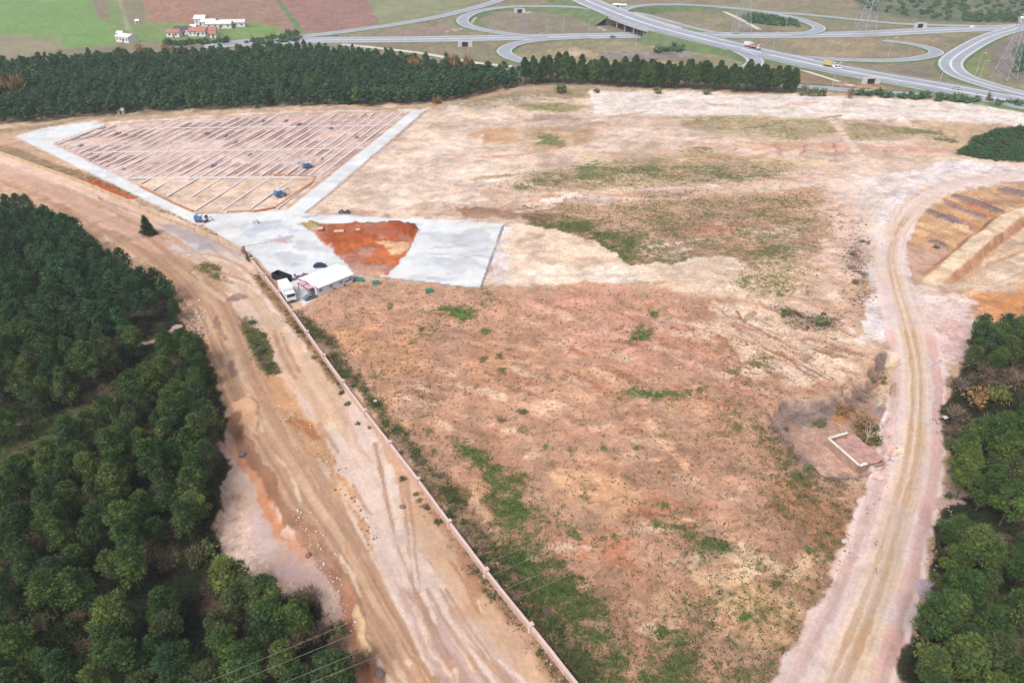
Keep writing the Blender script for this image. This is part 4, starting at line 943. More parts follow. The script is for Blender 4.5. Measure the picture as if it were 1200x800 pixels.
left = scatter(LEFT_TREES, 3.15, 16000, r, (near_line(TRACK, 11), near_line([(-40, 582), (20, 552), (80, 516), (120, 490), (150, 462)], 20), in_px([(30, 780), (40, 740), (100, 725), (125, 745), (115, 780), (70, 795)]), in_px([(150, 395), (215, 352), (232, 400), (180, 420)])))
right_ = scatter([(1145, 396), (1165, 388), (1200, 392), (1290, 392), (1290, 900), (1042, 900), (1066, 800), (1090, 710), (1110, 620), (1124, 550), (1118, 520), (1130, 440)], 3.0, 9000, r, (in_px([(1060, 640), (1100, 640), (1105, 720), (1060, 720)]), in_px([(1105, 440), (1200, 430), (1210, 500), (1105, 520)])))
cand = []
for p in left: cand.append((p, 'L'))
for p in right_: cand.append((p, 'R'))
def gap(p, th=0.27):
    g_ = float(fbm(np.array(p[0] + 500.0), np.array(p[1] + 500.0), 13.0, 3)); return g_ < th
cand = [c for c in cand if not gap(c[0])]
def visible(p):
    u, v, d = px_of(p[0], p[1], 5.0); return -25 < u < 1225 and v < 830
cand = [c for c in cand if visible(c[0])]
cand.sort(key=lambda c: px_of(c[0][0], c[0][1])[2])
far_pts = []; mid_pts = []
print('near pine candidates', len(cand))
for i, (p, side) in enumerate(cand):
    if i >= 212: mid_pts.append((p[0], p[1], rng.uniform(0.82, 1.15))); continue
    u, v, d = px_of(p[0], p[1]); pr = PROTO[rng.integers(len(PROTO))]
    s = rng.uniform(0.86, 1.22)
    if side == 'L':
        tv = np.interp(u, [q[0] for q in TRACK], [q[1] for q in TRACK])
        if v < tv: lab, g = 'dark green pine in the left wood above the grassy track', 'pines above the grassy track'
        elif v < 690: lab, g = 'green pine in the dense left wood below the grassy track', 'pines below the grassy track'
        else: lab, g = 'large green pine in the bottom left corner of the wood', 'pines in the bottom left corner'
    else:
        if v < 560: lab, g = 'green pine at the upper end of the wood right of the dirt road', 'pines at the upper end of the right wood'
        else: lab, g = 'green pine in the lower right wood beside the dirt road', 'pines in the lower right wood'
    plant_tree(pr, p[0], p[1], s, rng.uniform(0, 6.28), lab, g)
r3 = np.random.default_rng(77); ccl = []
for i in range(26):
    t_ = (i + r3.uniform(0, 1)) / 26; q_ = 2.0 * (1 - t_) ** 0.8 * math.sqrt(r3.uniform(.3, 1)); ccl.append((q_ * math.cos(i * 2.4), q_ * math.sin(i * 2.4), .5 + t_ * 5.6, .9 - .5 * t_))
ccm = foliage_mesh('crown', ccl, 230, .45, .14, r3, core=.6, tint=((.75, .75, .8),)); ccm.materials.append(M_PINE)
plant_tree((ccm, PROTO[4][1]), *gp(175, 276), 1.0, .4, 'single dark cone shaped conifer standing alone on the haul road', None, 'conifer', 'conifer')
for u, v, s, lab in ((208, 375, .7, 'slim dark pine at the tip of the left wood by the road bend'), (1148, 420, 1.05, 'dark rounded pine at the top corner of the right wood'), (1160, 440, .9, 'dark pine just below the top corner of the right wood')):
    x, y = gp(u, v); plant_tree(PROTO[1], x, y, s, 1.0, lab, None)
Vs, Fs, Ts, off = [], [], [], 0
for x, y, sc_ in mid_pts:
    V, F, T = MIDB[rng.integers(len(MIDB))]; a = rng.uniform(0, 6.28); ca, sa = math.cos(a), math.sin(a)
    Vs.append(np.stack([(V[:, 0] * ca - V[:, 1] * sa) * sc_ + x, (V[:, 0] * sa + V[:, 1] * ca) * sc_ + y, V[:, 2] * sc_ + hz(x, y)], 1)); Fs.append(F + off); off += len(V)
    Ts.append(T * rng.uniform(.75, 1.25) * np.array([rng.uniform(.85, 1.25), 1, rng.uniform(.85, 1.1)]))
me = np_mesh('pine_stand', np.concatenate(Vs), np.concatenate(Fs)); T = np.concatenate(Ts); color_attr(me, 'Tint', np.concatenate([T, np.ones((len(T), 1))], 1))
tag(link_mesh('pine_stand', me, M_WOOD), 'dark pines filling the upper part of the left wood along the haul road', 'wood', kind='stuff')
# row of tall pines behind the pale strip
rowp = scatter([(606, 100), (640, 98), (700, 101), (800, 106), (925, 111), (930, 106), (800, 100), (700, 94), (620, 92)], 3.7, 4000, r)[:92]
for p in rowp:
    plant_tree(TALL[rng.integers(4)], p[0], p[1], rng.uniform(0.72, 1.0), rng.uniform(0, 6.28), 'tall pine in the narrow row between the pale strip and the motorway', 'tall pines in the row behind the pale strip', 'tall_pine')
for u, v, s in ((1157, 118, .35), (664, 110, .42), (694, 109, .32), (940, 112, .45), (950, 112.5, .4), (962, 113, .4), (990, 114, .28), (770, 109, .35), (830, 110, .4)):
    pass

# far wood: one mass of crowns
FAR = [(-160, 154), (-60, 150), (0, 146), (70, 141), (140, 134), (220, 131), (330, 126), (480, 123), (530, 119), (580, 107), (612, 101), (600, 94), (560, 90), (500, 82), (450, 75), (400, 70), (360, 66), (320, 66), (280, 70), (200, 74), (100, 77), (0, 86), (-160, 100)]
farw = scatter(FAR, 3.9, 50000, r)
far_pts += [(p[0], p[1], rng.uniform(6.5, 11.3), rng.uniform(2.3, 3.5)) for p in farw]
print('far pines', len(far_pts), 'row', len(rowp))
base = []
for i in range(5):
    r2 = np.random.default_rng(300 + i); cl = [(c[0], c[1], 1.4 + (c[2] - 3.2) * 1.12, c[3] * 1.08) for c in pine_clumps(r2, 10, 2.8, 12)]; base.append(foliage(cl, 34, 0.7, 0.42, r2, core=0.8, tint=((1, 1, 1), (0.88, 0.95, 1.0))))
Vs, Fs, Ts, off = [], [], [], 0
for x, y, h, rad in far_pts:
    V, F, T = base[rng.integers(5)]; a = rng.uniform(0, 6.28); ca, sa = math.cos(a), math.sin(a); sx = rad / 2.8; sz = h / 10
    W = np.stack([(V[:, 0] * ca - V[:, 1] * sa) * sx + x, (V[:, 0] * sa + V[:, 1] * ca) * sx + y, V[:, 2] * sz], 1)
    if rng.random() < 0.018: tn = np.array([2.3, 1.35, 1.0])
    elif rng.random() < 0.03: tn = np.array([1.7, 1.3, 1.2])
    else: tn = np.array([1, 1, 1]) * rng.uniform(0.75, 1.2) * np.array([rng.uniform(.9, 1.15), 1, rng.uniform(.85, 1.1)])
    Vs.append(W); Fs.append(F + off); off += len(W); Ts.append(T * tn)
me = np_mesh('pine_wood', np.concatenate(Vs), np.concatenate(Fs)); T = np.concatenate(Ts); color_attr(me, 'Tint', np.concatenate([T, np.ones((len(T), 1))], 1))
tag(link_mesh('pine_wood', me, M_WOOD), 'dark green pine wood filling the band behind the foundation plots', 'wood', kind='stuff')

# ------------------------------------------------------------------ shrubs
def shrub_proto(i, m, rad=1.0, h=1.1, n=9, nper=90, ln=0.3, wd=0.12, core=0.55):
    r2 = np.random.default_rng(400 + i); cl = []
    for k in range(n):
        a = r2.uniform(0, 6.28); q = rad * math.sqrt(r2.uniform(0, 1)) * 0.75; cl.append((q * math.cos(a), q * math.sin(a), h * r2.uniform(.3, .8) * (1 - 0.4 * q / rad), rad * r2.uniform(.3, .5)))
    me = foliage_mesh('foliage', cl, nper, ln, wd, r2, core=core); me.materials.append(m)
    k = MB()
    for c in cl[::2]: k.tube((c[0] * .2, c[1] * .2, -0.2), c[:3], 0.05, 0.02, 5)
    st = bpy.data.meshes.new('stem'); st.from_pydata(k.v, [], k.f); st.update(); st.materials.append(M_BARK)
    return me, st
SHR = {'g': [shrub_proto(i, M_SHRUB) for i in range(4)], 'b': [shrub_proto(10 + i, M_TWIG, nper=170, ln=.55, wd=.05, core=0.0) for i in range(3)],
       'r': [shrub_proto(20 + i, M_RUST) for i in range(2)], 'y': [shrub_proto(30 + i, M_YELL) for i in range(2)]}
def shrub(kind, u, v, dia, hgt, label, group=None, name=None):
    x, y, z = at(u, v); me, st = SHR[kind][rng.integers(len(SHR[kind]))]
    t = empty(name or {'g': 'green_shrub', 'b': 'bare_shrub', 'r': 'rust_shrub', 'y': 'olive_shrub'}[kind], (x, y, z - 0.05), rng.uniform(0, 6.28)); t.scale = (dia / 2, dia / 2, hgt / 1.1)
    tag(t, label, 'shrub', group); link_mesh('foliage', me, None, t); link_mesh('stem', st, None, t); return t
# bare thickets at the edge of the left wood
for i in range(34):
    u, v = [(300, 715), (340, 712), (270, 690), (380, 745), (250, 660), (330, 745), (400, 790), (190, 660)][i % 8]; u += rng.uniform(-26, 26); v += rng.uniform(-18, 18)
    shrub('bgb'[i % 3], u, v, rng.uniform(2.2, 4.2), rng.uniform(1.8, 3.4), ['leafless grey-brown shrub in the thicket at the lower edge of the left wood', 'dull green shrub in the thicket at the lower edge of the left wood'][1 if i % 3 == 1 else 0], 'thicket below the pale terrace')
for i in range(26):
    u, v = rng.uniform(20, 145), rng.uniform(715, 790)
    shrub('gbg'[i % 3], u, v, rng.uniform(1.6, 3.2), rng.uniform(.9, 1.8), 'low dark shrub in the small clearing at the lower left', 'shrubs in the lower left clearing')
for i in range(14):
    t_ = rng.uniform(0, 1); u = np.interp(t_, [0, .5, 1], [20, 110, 205]); v = np.interp(t_, [0, .5, 1], [528, 472, 398]) + rng.uniform(-16, 16)
    shrub('gg'[i % 2], u, v, rng.uniform(1.4, 2.6), rng.uniform(.8, 1.6), 'small green shrub along the grassy track through the left wood', 'shrubs along the grassy track')
# mixed thicket in the right wood
for i, (u, v, k, dd, hh, lab) in enumerate(((1140, 478, 'r', 5.2, 4.6, 'rust brown autumn bush at the left edge of the right wood'), (1166, 470, 'y', 4.4, 4, 'yellow-olive bush beside the rust brown autumn bush'), (1118, 455, 'b', 4, 3, 'leafless dark shrub at the road edge above the rust bush'), (1150, 440, 'b', 4.5, 3.6, 'leafless grey shrub behind the rust brown bush'), (1185, 450, 'b', 4.6, 3.6, 'leafless grey shrub near the right edge above the yellow bush'), (1120, 490, 'b', 3.6, 2.6, 'leafless shrub below the rust bush by the road'), (1128, 535, 'y', 4.0, 3.6, 'olive yellow bush beside the dirt road in the right wood'), (1115, 525, 'g', 3, 2, 'low green shrub on the road edge left of the olive bush'), (1190, 500, 'g', 4, 3.5, 'dull green bush near the right edge below the yellow bush'), (1118, 545, 'y', 2.6, 2.2, 'small yellowish shrub on the road edge under the olive bush'), (1165, 500, 'g', 4.2, 3.2, 'green bush between rust bush and pines'), (1085, 770, 'y', 4, 3.4, 'olive brown bush at the bottom of the right wood'), (1140, 700, 'b', 3, 2.4, 'leafless shrub among the lower right pines'))):
    shrub(k, u, v, dd, hh, lab)
for i in range(16):
    v = rng.uniform(560, 800); u = np.interp(v, [560, 620, 700, 800], [1112, 1102, 1088, 1062]) + rng.uniform(0, 24)
    shrub('gbg'[i % 3], u, v, rng.uniform(1, 2.2), rng.uniform(.6, 1.3), 'low scrubby shrub on the right verge of the dirt road', 'shrubs on the right verge')
# along the wall and in the field
for i in range(40):
    t_ = rng.uniform(0, 1); v = 370 + 440 * t_; u = np.interp(v, [370, 450, 503, 568, 640, 694, 756, 810], [343, 400, 440, 490, 543, 585, 635, 677]) + rng.uniform(8, 20 + 26 * t_)
    shrub('gggb'[i % 4], u, v, rng.uniform(.8, 1.9), rng.uniform(.4, .95), 'low weedy shrub in the green verge on the field side of the pink wall', 'weeds along the field side of the wall')
for i in range(18):
    v = rng.uniform(330, 800); u = np.interp(v, [309, 352, 401, 450, 503, 568, 640, 694, 756, 810], [296, 330, 365, 400, 440, 490, 543, 585, 635, 677]) - rng.uniform(6, 18)
    shrub('gb'[i % 2], u, v, rng.uniform(.8, 1.6), rng.uniform(.4, .9), 'low dry shrub on the road side of the pink wall', 'shrubs on the road side of the wall')
for i in range(16):
    u = rng.uniform(0, 1); shrub('gb'[i % 2], 290 + 30 * u + rng.uniform(-6, 6), 378 + 62 * u, rng.uniform(1.0, 2.0), rng.uniform(.6, 1.2), 'shrub in the green island between the two tracks of the haul road', 'shrubs between the two tracks')
for i in range(24):
    u, v = [(960, 378), (1000, 330), (1005, 290), (940, 552), (1020, 505), (1010, 470), (915, 505), (1030, 450)][i % 8]
    shrub('gbby'[i % 4], u + rng.uniform(-14, 14), v + rng.uniform(-10, 10), rng.uniform(.9, 2.2), rng.uniform(.5, 1.3), 'low scrub bush on the slopes around the grey hollow and rills', 'scrub around the grey hollow')
for u, v, k, dd, hh, lab in ((1015, 492, 'r', 4, 2.6, 'rust coloured bush above the ruined building'), (990, 478, 'r', 3.2, 1.8, 'low rust coloured bush left of the pale path above the ruin'), (1026, 512, 'y', 3, 2, 'yellow-green bush at the back of the ruin'), (962, 490, 'y', 2.4, 1.3, 'small yellow-green bush at the top of the pale hollow floor'), (658, 109, 'g', 6.5, 5, 'round dark bush standing alone before the pine row'), (699, 109, 'g', 4, 2.4, 'dark bush at the left end of the pale strip'), (770, 110, 'y', 5, 3.4, 'olive bush under the tall pine row'), (828, 111, 'y', 5, 3, 'brownish olive bush at the right of the pine row foot'), (940, 112, 'g', 6, 5, 'dark bush right after the end of the tall pine row'), (952, 113, 'g', 5, 4.4, 'second dark bush after the end of the pine row'), (963, 113, 'g', 4.6, 4, 'third and last dark bush after the pine row'), (995, 116, 'b', 4, 5, 'small bare bush on the far edge of the pale strip'), (1157, 121, 'g', 3, 5.5, 'narrow dark shrub on the horizon edge below the motorway'), (1100, 115, 'g', 4, 3, 'low dark bush beside the service road end'), (293, 306, 'g', 2, 2.4, 'dark shrub beside the yard gate'), (1097, 290, 'g', 2, 1, 'bright green clump in the excavation below the ramp')):
    shrub(k, u, v, dd, hh, lab)
for u, v, dd, hh, lab in ((14, 121, 9, 13, 'rust brown autumn tree at the left end of the far wood'), (30, 118, 8, 13, 'second rust brown tree at the left end of the far wood'), (490, 92, 10, 13, 'rust brown autumn tree rising from the right part of the far wood'), (531, 90, 9, 13, 'pale brown autumn tree near the right tip of the far wood'), (545, 92, 7, 13, 'smaller brown tree at the right tip of the far wood'), (165, 64, 8, 6, 'orange brown bush behind the far wood left of the barn'), (196, 62, 8, 5, 'orange brown bush behind the far wood below the farm'), (512, 122, 6, 4, 'small orange bush at the front edge of the far wood')):
    shrub('r', u, v, dd, hh, lab, name='autumn_tree')
# maquis on the right hillside and scrub far away
def scrub_mass(name, pts, label, cols, dia, r2):
    base = [foliage([(0, 0, .5, .6), (.5, .2, .4, .5), (-.4, .4, .35, .45)], 40, .5, .3, r2, core=0.7) for _ in range(3)]
    Vs, Fs, Ts, off = [], [], [], 0
    for x, y in pts:
        V, F, T = base[r2.integers(3)]; s = dia * r2.uniform(.6, 1.3) / 2; a = r2.uniform(0, 6.28); ca, sa = math.cos(a), math.sin(a)
        W = np.stack([(V[:, 0] * ca - V[:, 1] * sa) * s + x, (V[:, 0] * sa + V[:, 1] * ca) * s + y, V[:, 2] * s * r2.uniform(.6, 1.1) + hz(x, y)], 1)
        Vs.append(W); Fs.append(F + off); off += len(W); Ts.append(T * np.array(cols[r2.integers(len(cols))]))
    me = np_mesh(name, np.concatenate(Vs), np.concatenate(Fs)); T = np.concatenate(Ts); color_attr(me, 'Tint', np.concatenate([T, np.ones((len(T), 1))], 1))
    return tag(link_mesh(name, me, M_WOOD), label, 'scrub', kind='stuff')
mq = scatter([(1122, 180), (1145, 163), (1165, 153), (1200, 150), (1290, 148), (1290, 192), (1200, 190), (1160, 188)], 1.9, 9000, r)
scrub_mass('hillside_scrub', mq, 'dark green evergreen scrub covering the slope at the right edge', [(1, 1, 1), (1.1, 1.0, .9), (.85, .95, .9), (1.5, 1.1, 1.0)], 2.6, r)
fs_ = []
for poly, sp in (([(985, -30), (1230, -30), (1230, 22), (1110, 24), (1010, 14)], 9.0), ([(1130, 18), (1230, 20), (1230, 27), (1130, 26)], 4.5), ([(865, 18), (930, 24), (935, 32), (880, 28)], 4.0), ([(1192, 55), (1230, 50), (1230, 88), (1190, 86)], 4.0), ([(0, 86), (100, 72), (150, 62), (150, 66), (100, 76), (0, 90)], 5), ([(195, 50), (265, 49), (265, 52), (195, 54)], 4.0), ([(285, 50), (330, 44), (352, 40), (350, 48), (300, 54)], 4.0), ([(1000, 108), (1200, 124), (1200, 127), (1000, 111)], 4.0), ([(770, 59), (800, 58), (800, 61), (770, 62)], 3.5)):
    fs_ += scatter(poly, sp, 2500, r)
scrub_mass('distant_scrub', fs_, 'dull olive scrub and hedges scattered over the far land', [(1.1, 1.05, 1.1), (1.6, 1.3, 1.3), (1.3, 1.2, 1.0)], 6.0, r)

# weeds: tufts spread where the land is green
prob = plant[:, 3] * ((Y < 250) & (V_ < 840) & (sid != 3)) * (U > -20) * (U < 1220)
area = np.clip((1.0 / ppm(np.clip(V_, 1, 900))) ** 2, 0, 0.2)
prob = prob ** 1.35 * area; prob /= prob.sum()
pick = rng.choice(N, 48000, p=prob)
n = len(pick) * 4
bx = np.repeat(X[pick], 4) + rng.normal(0, .22, n); by = np.repeat(Y[pick], 4) + rng.normal(0, .22, n); bz = np.repeat(Hh[pick], 4)
a = rng.uniform(0, 6.28, n); L = rng.uniform(.1, .42, n); W = rng.uniform(.05, .13, n); lean = rng.normal(0, .25, (n, 2))
Vt = np.stack([np.stack([bx - np.cos(a) * W, by - np.sin(a) * W, bz - .03], 1), np.stack([bx + np.cos(a) * W, by + np.sin(a) * W, bz - .03], 1), np.stack([bx + lean[:, 0], by + lean[:, 1], bz + L], 1)], 1).reshape(-1, 3)
me = np_mesh('weeds', Vt, np.arange(3 * n).reshape(-1, 3))
tc = np.repeat(plant[pick, :3], 12, 0) * np.repeat(rng.uniform(.6, 1.3, (len(pick), 1)), 12, 0)
color_attr(me, 'Tint', np.concatenate([np.clip(tc, 0, 4), np.ones((len(tc), 1))], 1))
tag(link_mesh('weeds', me, M_WEED), 'low green weeds and grass tufts scattered over the bare field', 'weeds', kind='stuff')

# ================================================================== YARD: hall, cabins, vehicles
M_WHITE = mat('white_sheet', lin((252, 253, 255), 0.72), 0.6, 0.04, 0.5)
M_OFFW = mat('off_white', lin((232, 232, 236), 0.66), 0.7, 0.06, 1.0)
M_GLASS = mat('dark_glass', (0.02, 0.025, 0.03), 0.1, 0.1, 1.0, spec=0.5)
M_PANE = mat('pale_pane', lin((150, 160, 174)), 0.2, 0.1, 1.0, spec=0.5)
M_RED = mat('red_trim', lin((190, 70, 74)), 0.6, 0.1)
M_BLACK = mat('black_metal', (0.02, 0.02, 0.024), 0.6, 0.3, 2.0)
M_GREY = mat('grey_metal', lin((130, 134, 142)), 0.6, 0.2, 2.0)
M_BLUE = mat('blue_paint', lin((96, 140, 200)), 0.45, 0.15, 2.0)
M_NAVY = mat('navy_paint', lin((50, 66, 100)), 0.45, 0.2, 2.0)
M_TYRE = mat('tyre', (0.018, 0.018, 0.018), 0.9)
M_YELLOW = mat('yellow_paint', lin((226, 200, 120)), 0.5, 0.08)
M_TIMBER = mat('timber', lin((238, 200, 164)), 0.9, 0.15, 2.0)
M_SILVER = mat('silver_paint', lin((200, 204, 210)), 0.4, 0.06)

def face(pa, pb): 
    a, b = gp(*pa), gp(*pb); return math.atan2(b[1] - a[1], b[0] - a[0])
# white hall: long axis from lower left to upper right
ha = face((372, 342), (412, 326))
x, y = gp(384, 334); hall = empty('site_hall', (x, y, 0.02), ha); tag(hall, 'white hall with a shallow pitched white roof on the concrete yard', 'building')
HL, HW, HE, HR = 10.6, 7.4, 2.6, 3.2
k = MB(); k.prism([(-HW / 2, 0), (HW / 2, 0), (HW / 2, HE), (0, HR), (-HW / 2, HE)], -HL / 2, HL / 2)
k.v = [(v[1], v[0], v[2]) for v in k.v]; k.build('wall', M_OFFW, hall)
rf = MB()
for s in (-1, 1):
    rf.add([(-HL / 2 - .35, 0, HR + .12), (HL / 2 + .35, 0, HR + .12), (HL / 2 + .35, s * (HW / 2 + .35), HE - .02), (-HL / 2 - .35, s * (HW / 2 + .35), HE - .02),
            (-HL / 2 - .35, 0, HR + .02), (HL / 2 + .35, 0, HR + .02), (HL / 2 + .35, s * (HW / 2 + .35), HE - .12), (-HL / 2 - .35, s * (HW / 2 + .35), HE - .12)],
           [(0, 1, 2, 3), (7, 6, 5, 4), (3, 2, 6, 7), (0, 3, 7, 4), (1, 5, 6, 2)])
ro = rf.build('roof', M_WHITE, hall)
for xx in np.arange(-4.8, 5.2, 1.2):
    q = MB(); q.box((xx, -2.2, (HE + HR) / 2 + .1), (.06, 4.5, .06)); q.v = [(v[0], v[1], HR + .12 - abs(v[1]) * (HR - HE + .14) / (HW / 2 + .35) + (0.05 if i >= 4 else 0)) for i, v in enumerate(q.v)]; q.build('roof_seam', M_OFFW, ro)
q = MB(); q.box((-HL / 2 - .1, -1.6, 2.75), (.14, 5.6, .3)); q.build('red_fascia', M_RED, hall)
for xx in (-4.2, -1.2, 1.8, 4.6):
    w = MB(); w.box((xx, -HW / 2 - .03, 1.5), (.9, .08, .7)); w.build('window', M_PANE, hall)
q = MB(); q.box((-HL / 2 - .03, -1.5, 1.2), (.08, 2.8, 2.4)); q.build('door', M_GREY, hall)
# red framed canopy in front of the gable
cn = empty('canopy_frame', (*gp(365, 342), 0.02), ha); tag(cn, 'low red framed canopy on posts beside the gable of the white hall', 'canopy')
for i, (a, b) in enumerate(((-2, -2.4), (2, -2.4), (-2, 2.4), (2, 2.4))):
    q = MB(); q.box((a, b, 1.2), (.14, .14, 2.4)); q.build('post', M_RED, cn)
q = MB(); q.box((0, 0, 2.45), (4.3, 5.0, .06)); q.build('canopy_sheet', mat('dusty_pink', lin((222, 190, 200)), .8), cn)
for a in (-2.1, 2.1):
    q = MB(); q.box((a, 0, 2.45), (.16, 5.1, .18)); q.build('beam', M_RED, cn)
q = MB(); q.box((0, 0, 2.5), (4.1, .16, .16)); q.build('beam', M_RED, cn)

def wheel(parent, x, y, r=.45, w=.28):
    k = MB(); k.tube((x, y - w / 2, r), (x, y + w / 2, r), r, n=12); o = k.build('wheel', M_TYRE, parent)
    k = MB(); k.tube((x, y - w / 2 - .02, r), (x, y + w / 2 + .02, r), r * .5, n=8); k.build('rim', M_SILVER, o)
def truck(name, loc, rz, label, body, L=6.5, boxh=2.6, cabc=None, group=None, dump=False):
    t = empty(name, loc, rz); tag(t, label, 'truck', group)
    k = MB(); k.box((0, 0, .85), (L, 1.0, .25)); k.build('chassis', M_BLACK, t)
    if dump:
        k = MB(); lb = L - 2.2; k.box((-1.1, 0, 1.15), (lb, 2.3, .12)); 
        for s in (-1, 1): k.box((-1.1, s * 1.12, 1.6), (lb, .08, .9))
        k.box((-1.1 - lb / 2, 0, 1.6), (.08, 2.3, .9)); k.box((-1.1 + lb / 2, 0, 1.75), (.08, 2.3, 1.2)); k.build('tipper_body', body, t)
    else:
        k = MB(); k.box((-1.05, 0, 1.05 + boxh / 2), (L - 2.1, 2.4, boxh)); k.build('cargo_box', body, t)
    k = MB(); xc = L / 2 - .95
    k.prism([(xc - .85, .7), (xc + .95, .7), (xc + .95, 1.7), (xc + .6, 2.6), (xc - .85, 2.6)], -1.1, 1.1); cb = k.build('cab', cabc or body, t)
    k = MB(); k.add([(xc + .93, -1.0, 1.75), (xc + .93, 1.0, 1.75), (xc + .66, 1.0, 2.5), (xc + .66, -1.0, 2.5)], [(0, 1, 2, 3)]); k.v = [(v[0] + .03, v[1], v[2]) for v in k.v]; k.build('windscreen', M_GLASS, cb)
    for s in (-1, 1):
        k = MB(); k.box((xc + .05, s * 1.105, 2.1), (.9, .03, .6)); k.build('side_window', M_GLASS, cb)
        k = MB(); k.box((xc + .96, s * .8, 1.0), (.05, .3, .2)); k.build('headlight', M_SILVER, cb)
    for xx in (L / 2 - .9, -L / 2 + 1.0, -L / 2 + 2.1):
        for s in (-1, 1): wheel(t, xx, s * .95)
    return t
def car(loc, rz, label, body, name='car', group=None, van=False, sc=1.0):
    t = empty(name, loc, rz); t.scale = (sc, sc, sc); tag(t, label, 'van' if van else 'car', group)
    h = 1.9 if van else 1.45; k = MB()
    prof = [(-2.1, .35), (2.1, .35), (2.15, .8), (1.3, .95), (.6, h), (-1.6 if van else -1.1, h), (-2.1 if van else -1.7, 1.0 if not van else 1.5), (-2.15, .8)]
    k.prism(prof, -.85, .85); b = k.build('body', body, t)
    k = MB(); k.add([(1.28, -.75, .99), (1.28, .75, .99), (.64, .7, h - .06), (.64, -.7, h - .06)], [(0, 1, 2, 3)]); k.v = [(v[0] + .05, v[1], v[2] + .02) for v in k.v]; k.build('windscreen', M_GLASS, b)
    for s in (-1, 1):
        k = MB(); k.add([(1.0, s * .87, 1.0), (.55, s * .87, h - .12), (-1.0, s * .87, h - .12), (-1.4, s * .87, 1.0)], [(0, 1, 2, 3)]); k.build('side_window', M_GLASS, b)
    for xx in (1.35, -1.35):
        for s in (-1, 1): wheel(t, xx, s * .8, .33, .2)
    return t
truck('box_truck', (*gp(338, 348), 0.02), face((330, 332), (346, 356)), 'white box truck parked beside the pink wall in the yard', M_WHITE, 7.4, 2.3)
car((*gp(375, 313), 0.02), 0.1, 'small dark blue car parked behind the white hall', M_NAVY, sc=.78)
car((*gp(407, 332), 0.02), ha, 'dark grey car parked along the lower side of the white hall', M_GREY)
car((*gp(396, 336), 0.02), ha + .1, 'dark car at the lower left corner of the white hall', M_NAVY)
car((*gp(364, 350), 0.02), ha - .1, 'dark grey car standing on the lower apron of the yard below the canopy', M_GREY, sc=.78)
ct = empty('open_skip', (*gp(331, 328), 0.02), face((322, 322), (340, 329))); tag(ct, 'long black open skip container near the white box truck', 'skip')
k = MB(); k.box((0, 0, .2), (5.2, 2.2, .16)); k.build('floor', M_BLACK, ct)
for s in (-1, 1):
    k = MB(); k.box((0, s * 1.1, 1.0), (5.3, .1, 1.5)); k.build('side', M_BLACK, ct)
    k = MB(); k.box((s * 2.6, 0, 1.0), (.1, 2.1, 1.45)); k.build('end', M_BLACK, ct)
st_ = empty('waste_heap', (*gp(352, 326), 0.0)); tag(st_, 'mauve brown heap of rubbish against the white hall', 'heap')
k = MB()
for i in range(16): k.box((rng.uniform(-1.6, 1.6), rng.uniform(-1.2, 1.2), rng.uniform(.1, .8)), (rng.uniform(.5, 1.2), rng.uniform(.4, 1), rng.uniform(.3, .8)), rng.uniform(0, 3), .8)
k.build('rubble', mat('heap_mauve', lin((150, 126, 140)), .95, .4, 1.5), st_)
# blue machines by the plots
def machine(u, v, rz, label, scale=1.0):
    t = empty('blue_site_machine', (*gp(u, v), 0.02), rz); t.scale = (scale,) * 3; tag(t, label, 'machine')
    k = MB(); k.box((-.2, 0, 1.1), (4.6, 2.0, .5)); k.build('chassis', M_GREY, t)
    k = MB(); k.prism([(-2.6, 1.35), (.8, 1.35), (.5, 2.6), (-2.3, 2.7)], -1.05, 1.05); k.build('blue_hood', M_BLUE, t)
    k = MB(); k.prism([(1.0, 1.35), (2.4, 1.35), (2.3, 2.2), (2.0, 2.9), (1.0, 2.9)], -.95, .95); cb = k.build('cab', M_OFFW, t)
    k = MB(); k.add([(2.37, -.8, 1.8), (2.37, .8, 1.8), (2.08, .8, 2.8), (2.08, -.8, 2.8)], [(0, 1, 2, 3)]); k.v = [(a + .04, b, c) for a, b, c in k.v]; k.build('windscreen', M_GLASS, cb)
    k = MB(); k.box((-.3, 0, 2.75), (1.4, 1.2, .2)); k.build('hatch', M_OFFW, t)
    k = MB(); k.tube((2.4, .3, 1.4), (4.0, .4, 2.4), .14); k.tube((4.0, .4, 2.4), (4.9, .5, .6), .1); k.build('boom', M_GREY, t)
    for xx in (-1.8, -.7, 1.6):
        for s in (-1, 1): wheel(t, xx, s * .95, .5, .35)
machine(237, 260, face((228, 257), (250, 259)), 'blue and white site machine parked by the wall at the yard corner', .8)
machine(329, 230, face((320, 232), (340, 226)), 'blue and white site machine standing inside the lower foundation plot', .8)
machine(361, 197, face((350, 198), (372, 192)), 'pale blue site machine between the foundation strips near the right lane', .75)
# timber and boxes on the red soil
for u, v, l_, rz, lab in ((398, 276.5, 2.9, .15, 'long pale timber beam lying on the red soil'), (376, 273, 1.8, 0, 'short pale timber stack on the red soil'), (420, 274, 1.2, .6, 'small pale block on the red soil near the mound')):
    t = empty('timber_stack', at(u, v), rz); tag(t, lab, 'timber')
    for i in range(3):
        k = MB(); k.box((0, (i - 1) * .42, .35), (l_ - .1 * i, .38, .35)); k.build('beam', M_TIMBER, t)
for i, (u, v) in enumerate(((422, 330), (441, 333), (503, 343))):
    t = empty('waste_bin', at(u, v), .2 * i); tag(t, ['flat green bin lying below the yard near the hall corner', 'green bin below the concrete edge under the red soil', 'lone small green bin in the field below the yard'][i], 'bin')
    k = MB(); k.box((0, 0, .45), (1.7, .9, .8), 0, 1.08); k.build('bin_body', mat('bin_green', lin((90, 160, 140)), .6), t)
    k = MB(); k.box((0, 0, .9), (1.9, 1.05, .1)); k.build('lid', mat('bin_lid', lin((70, 140, 122)), .6), t)
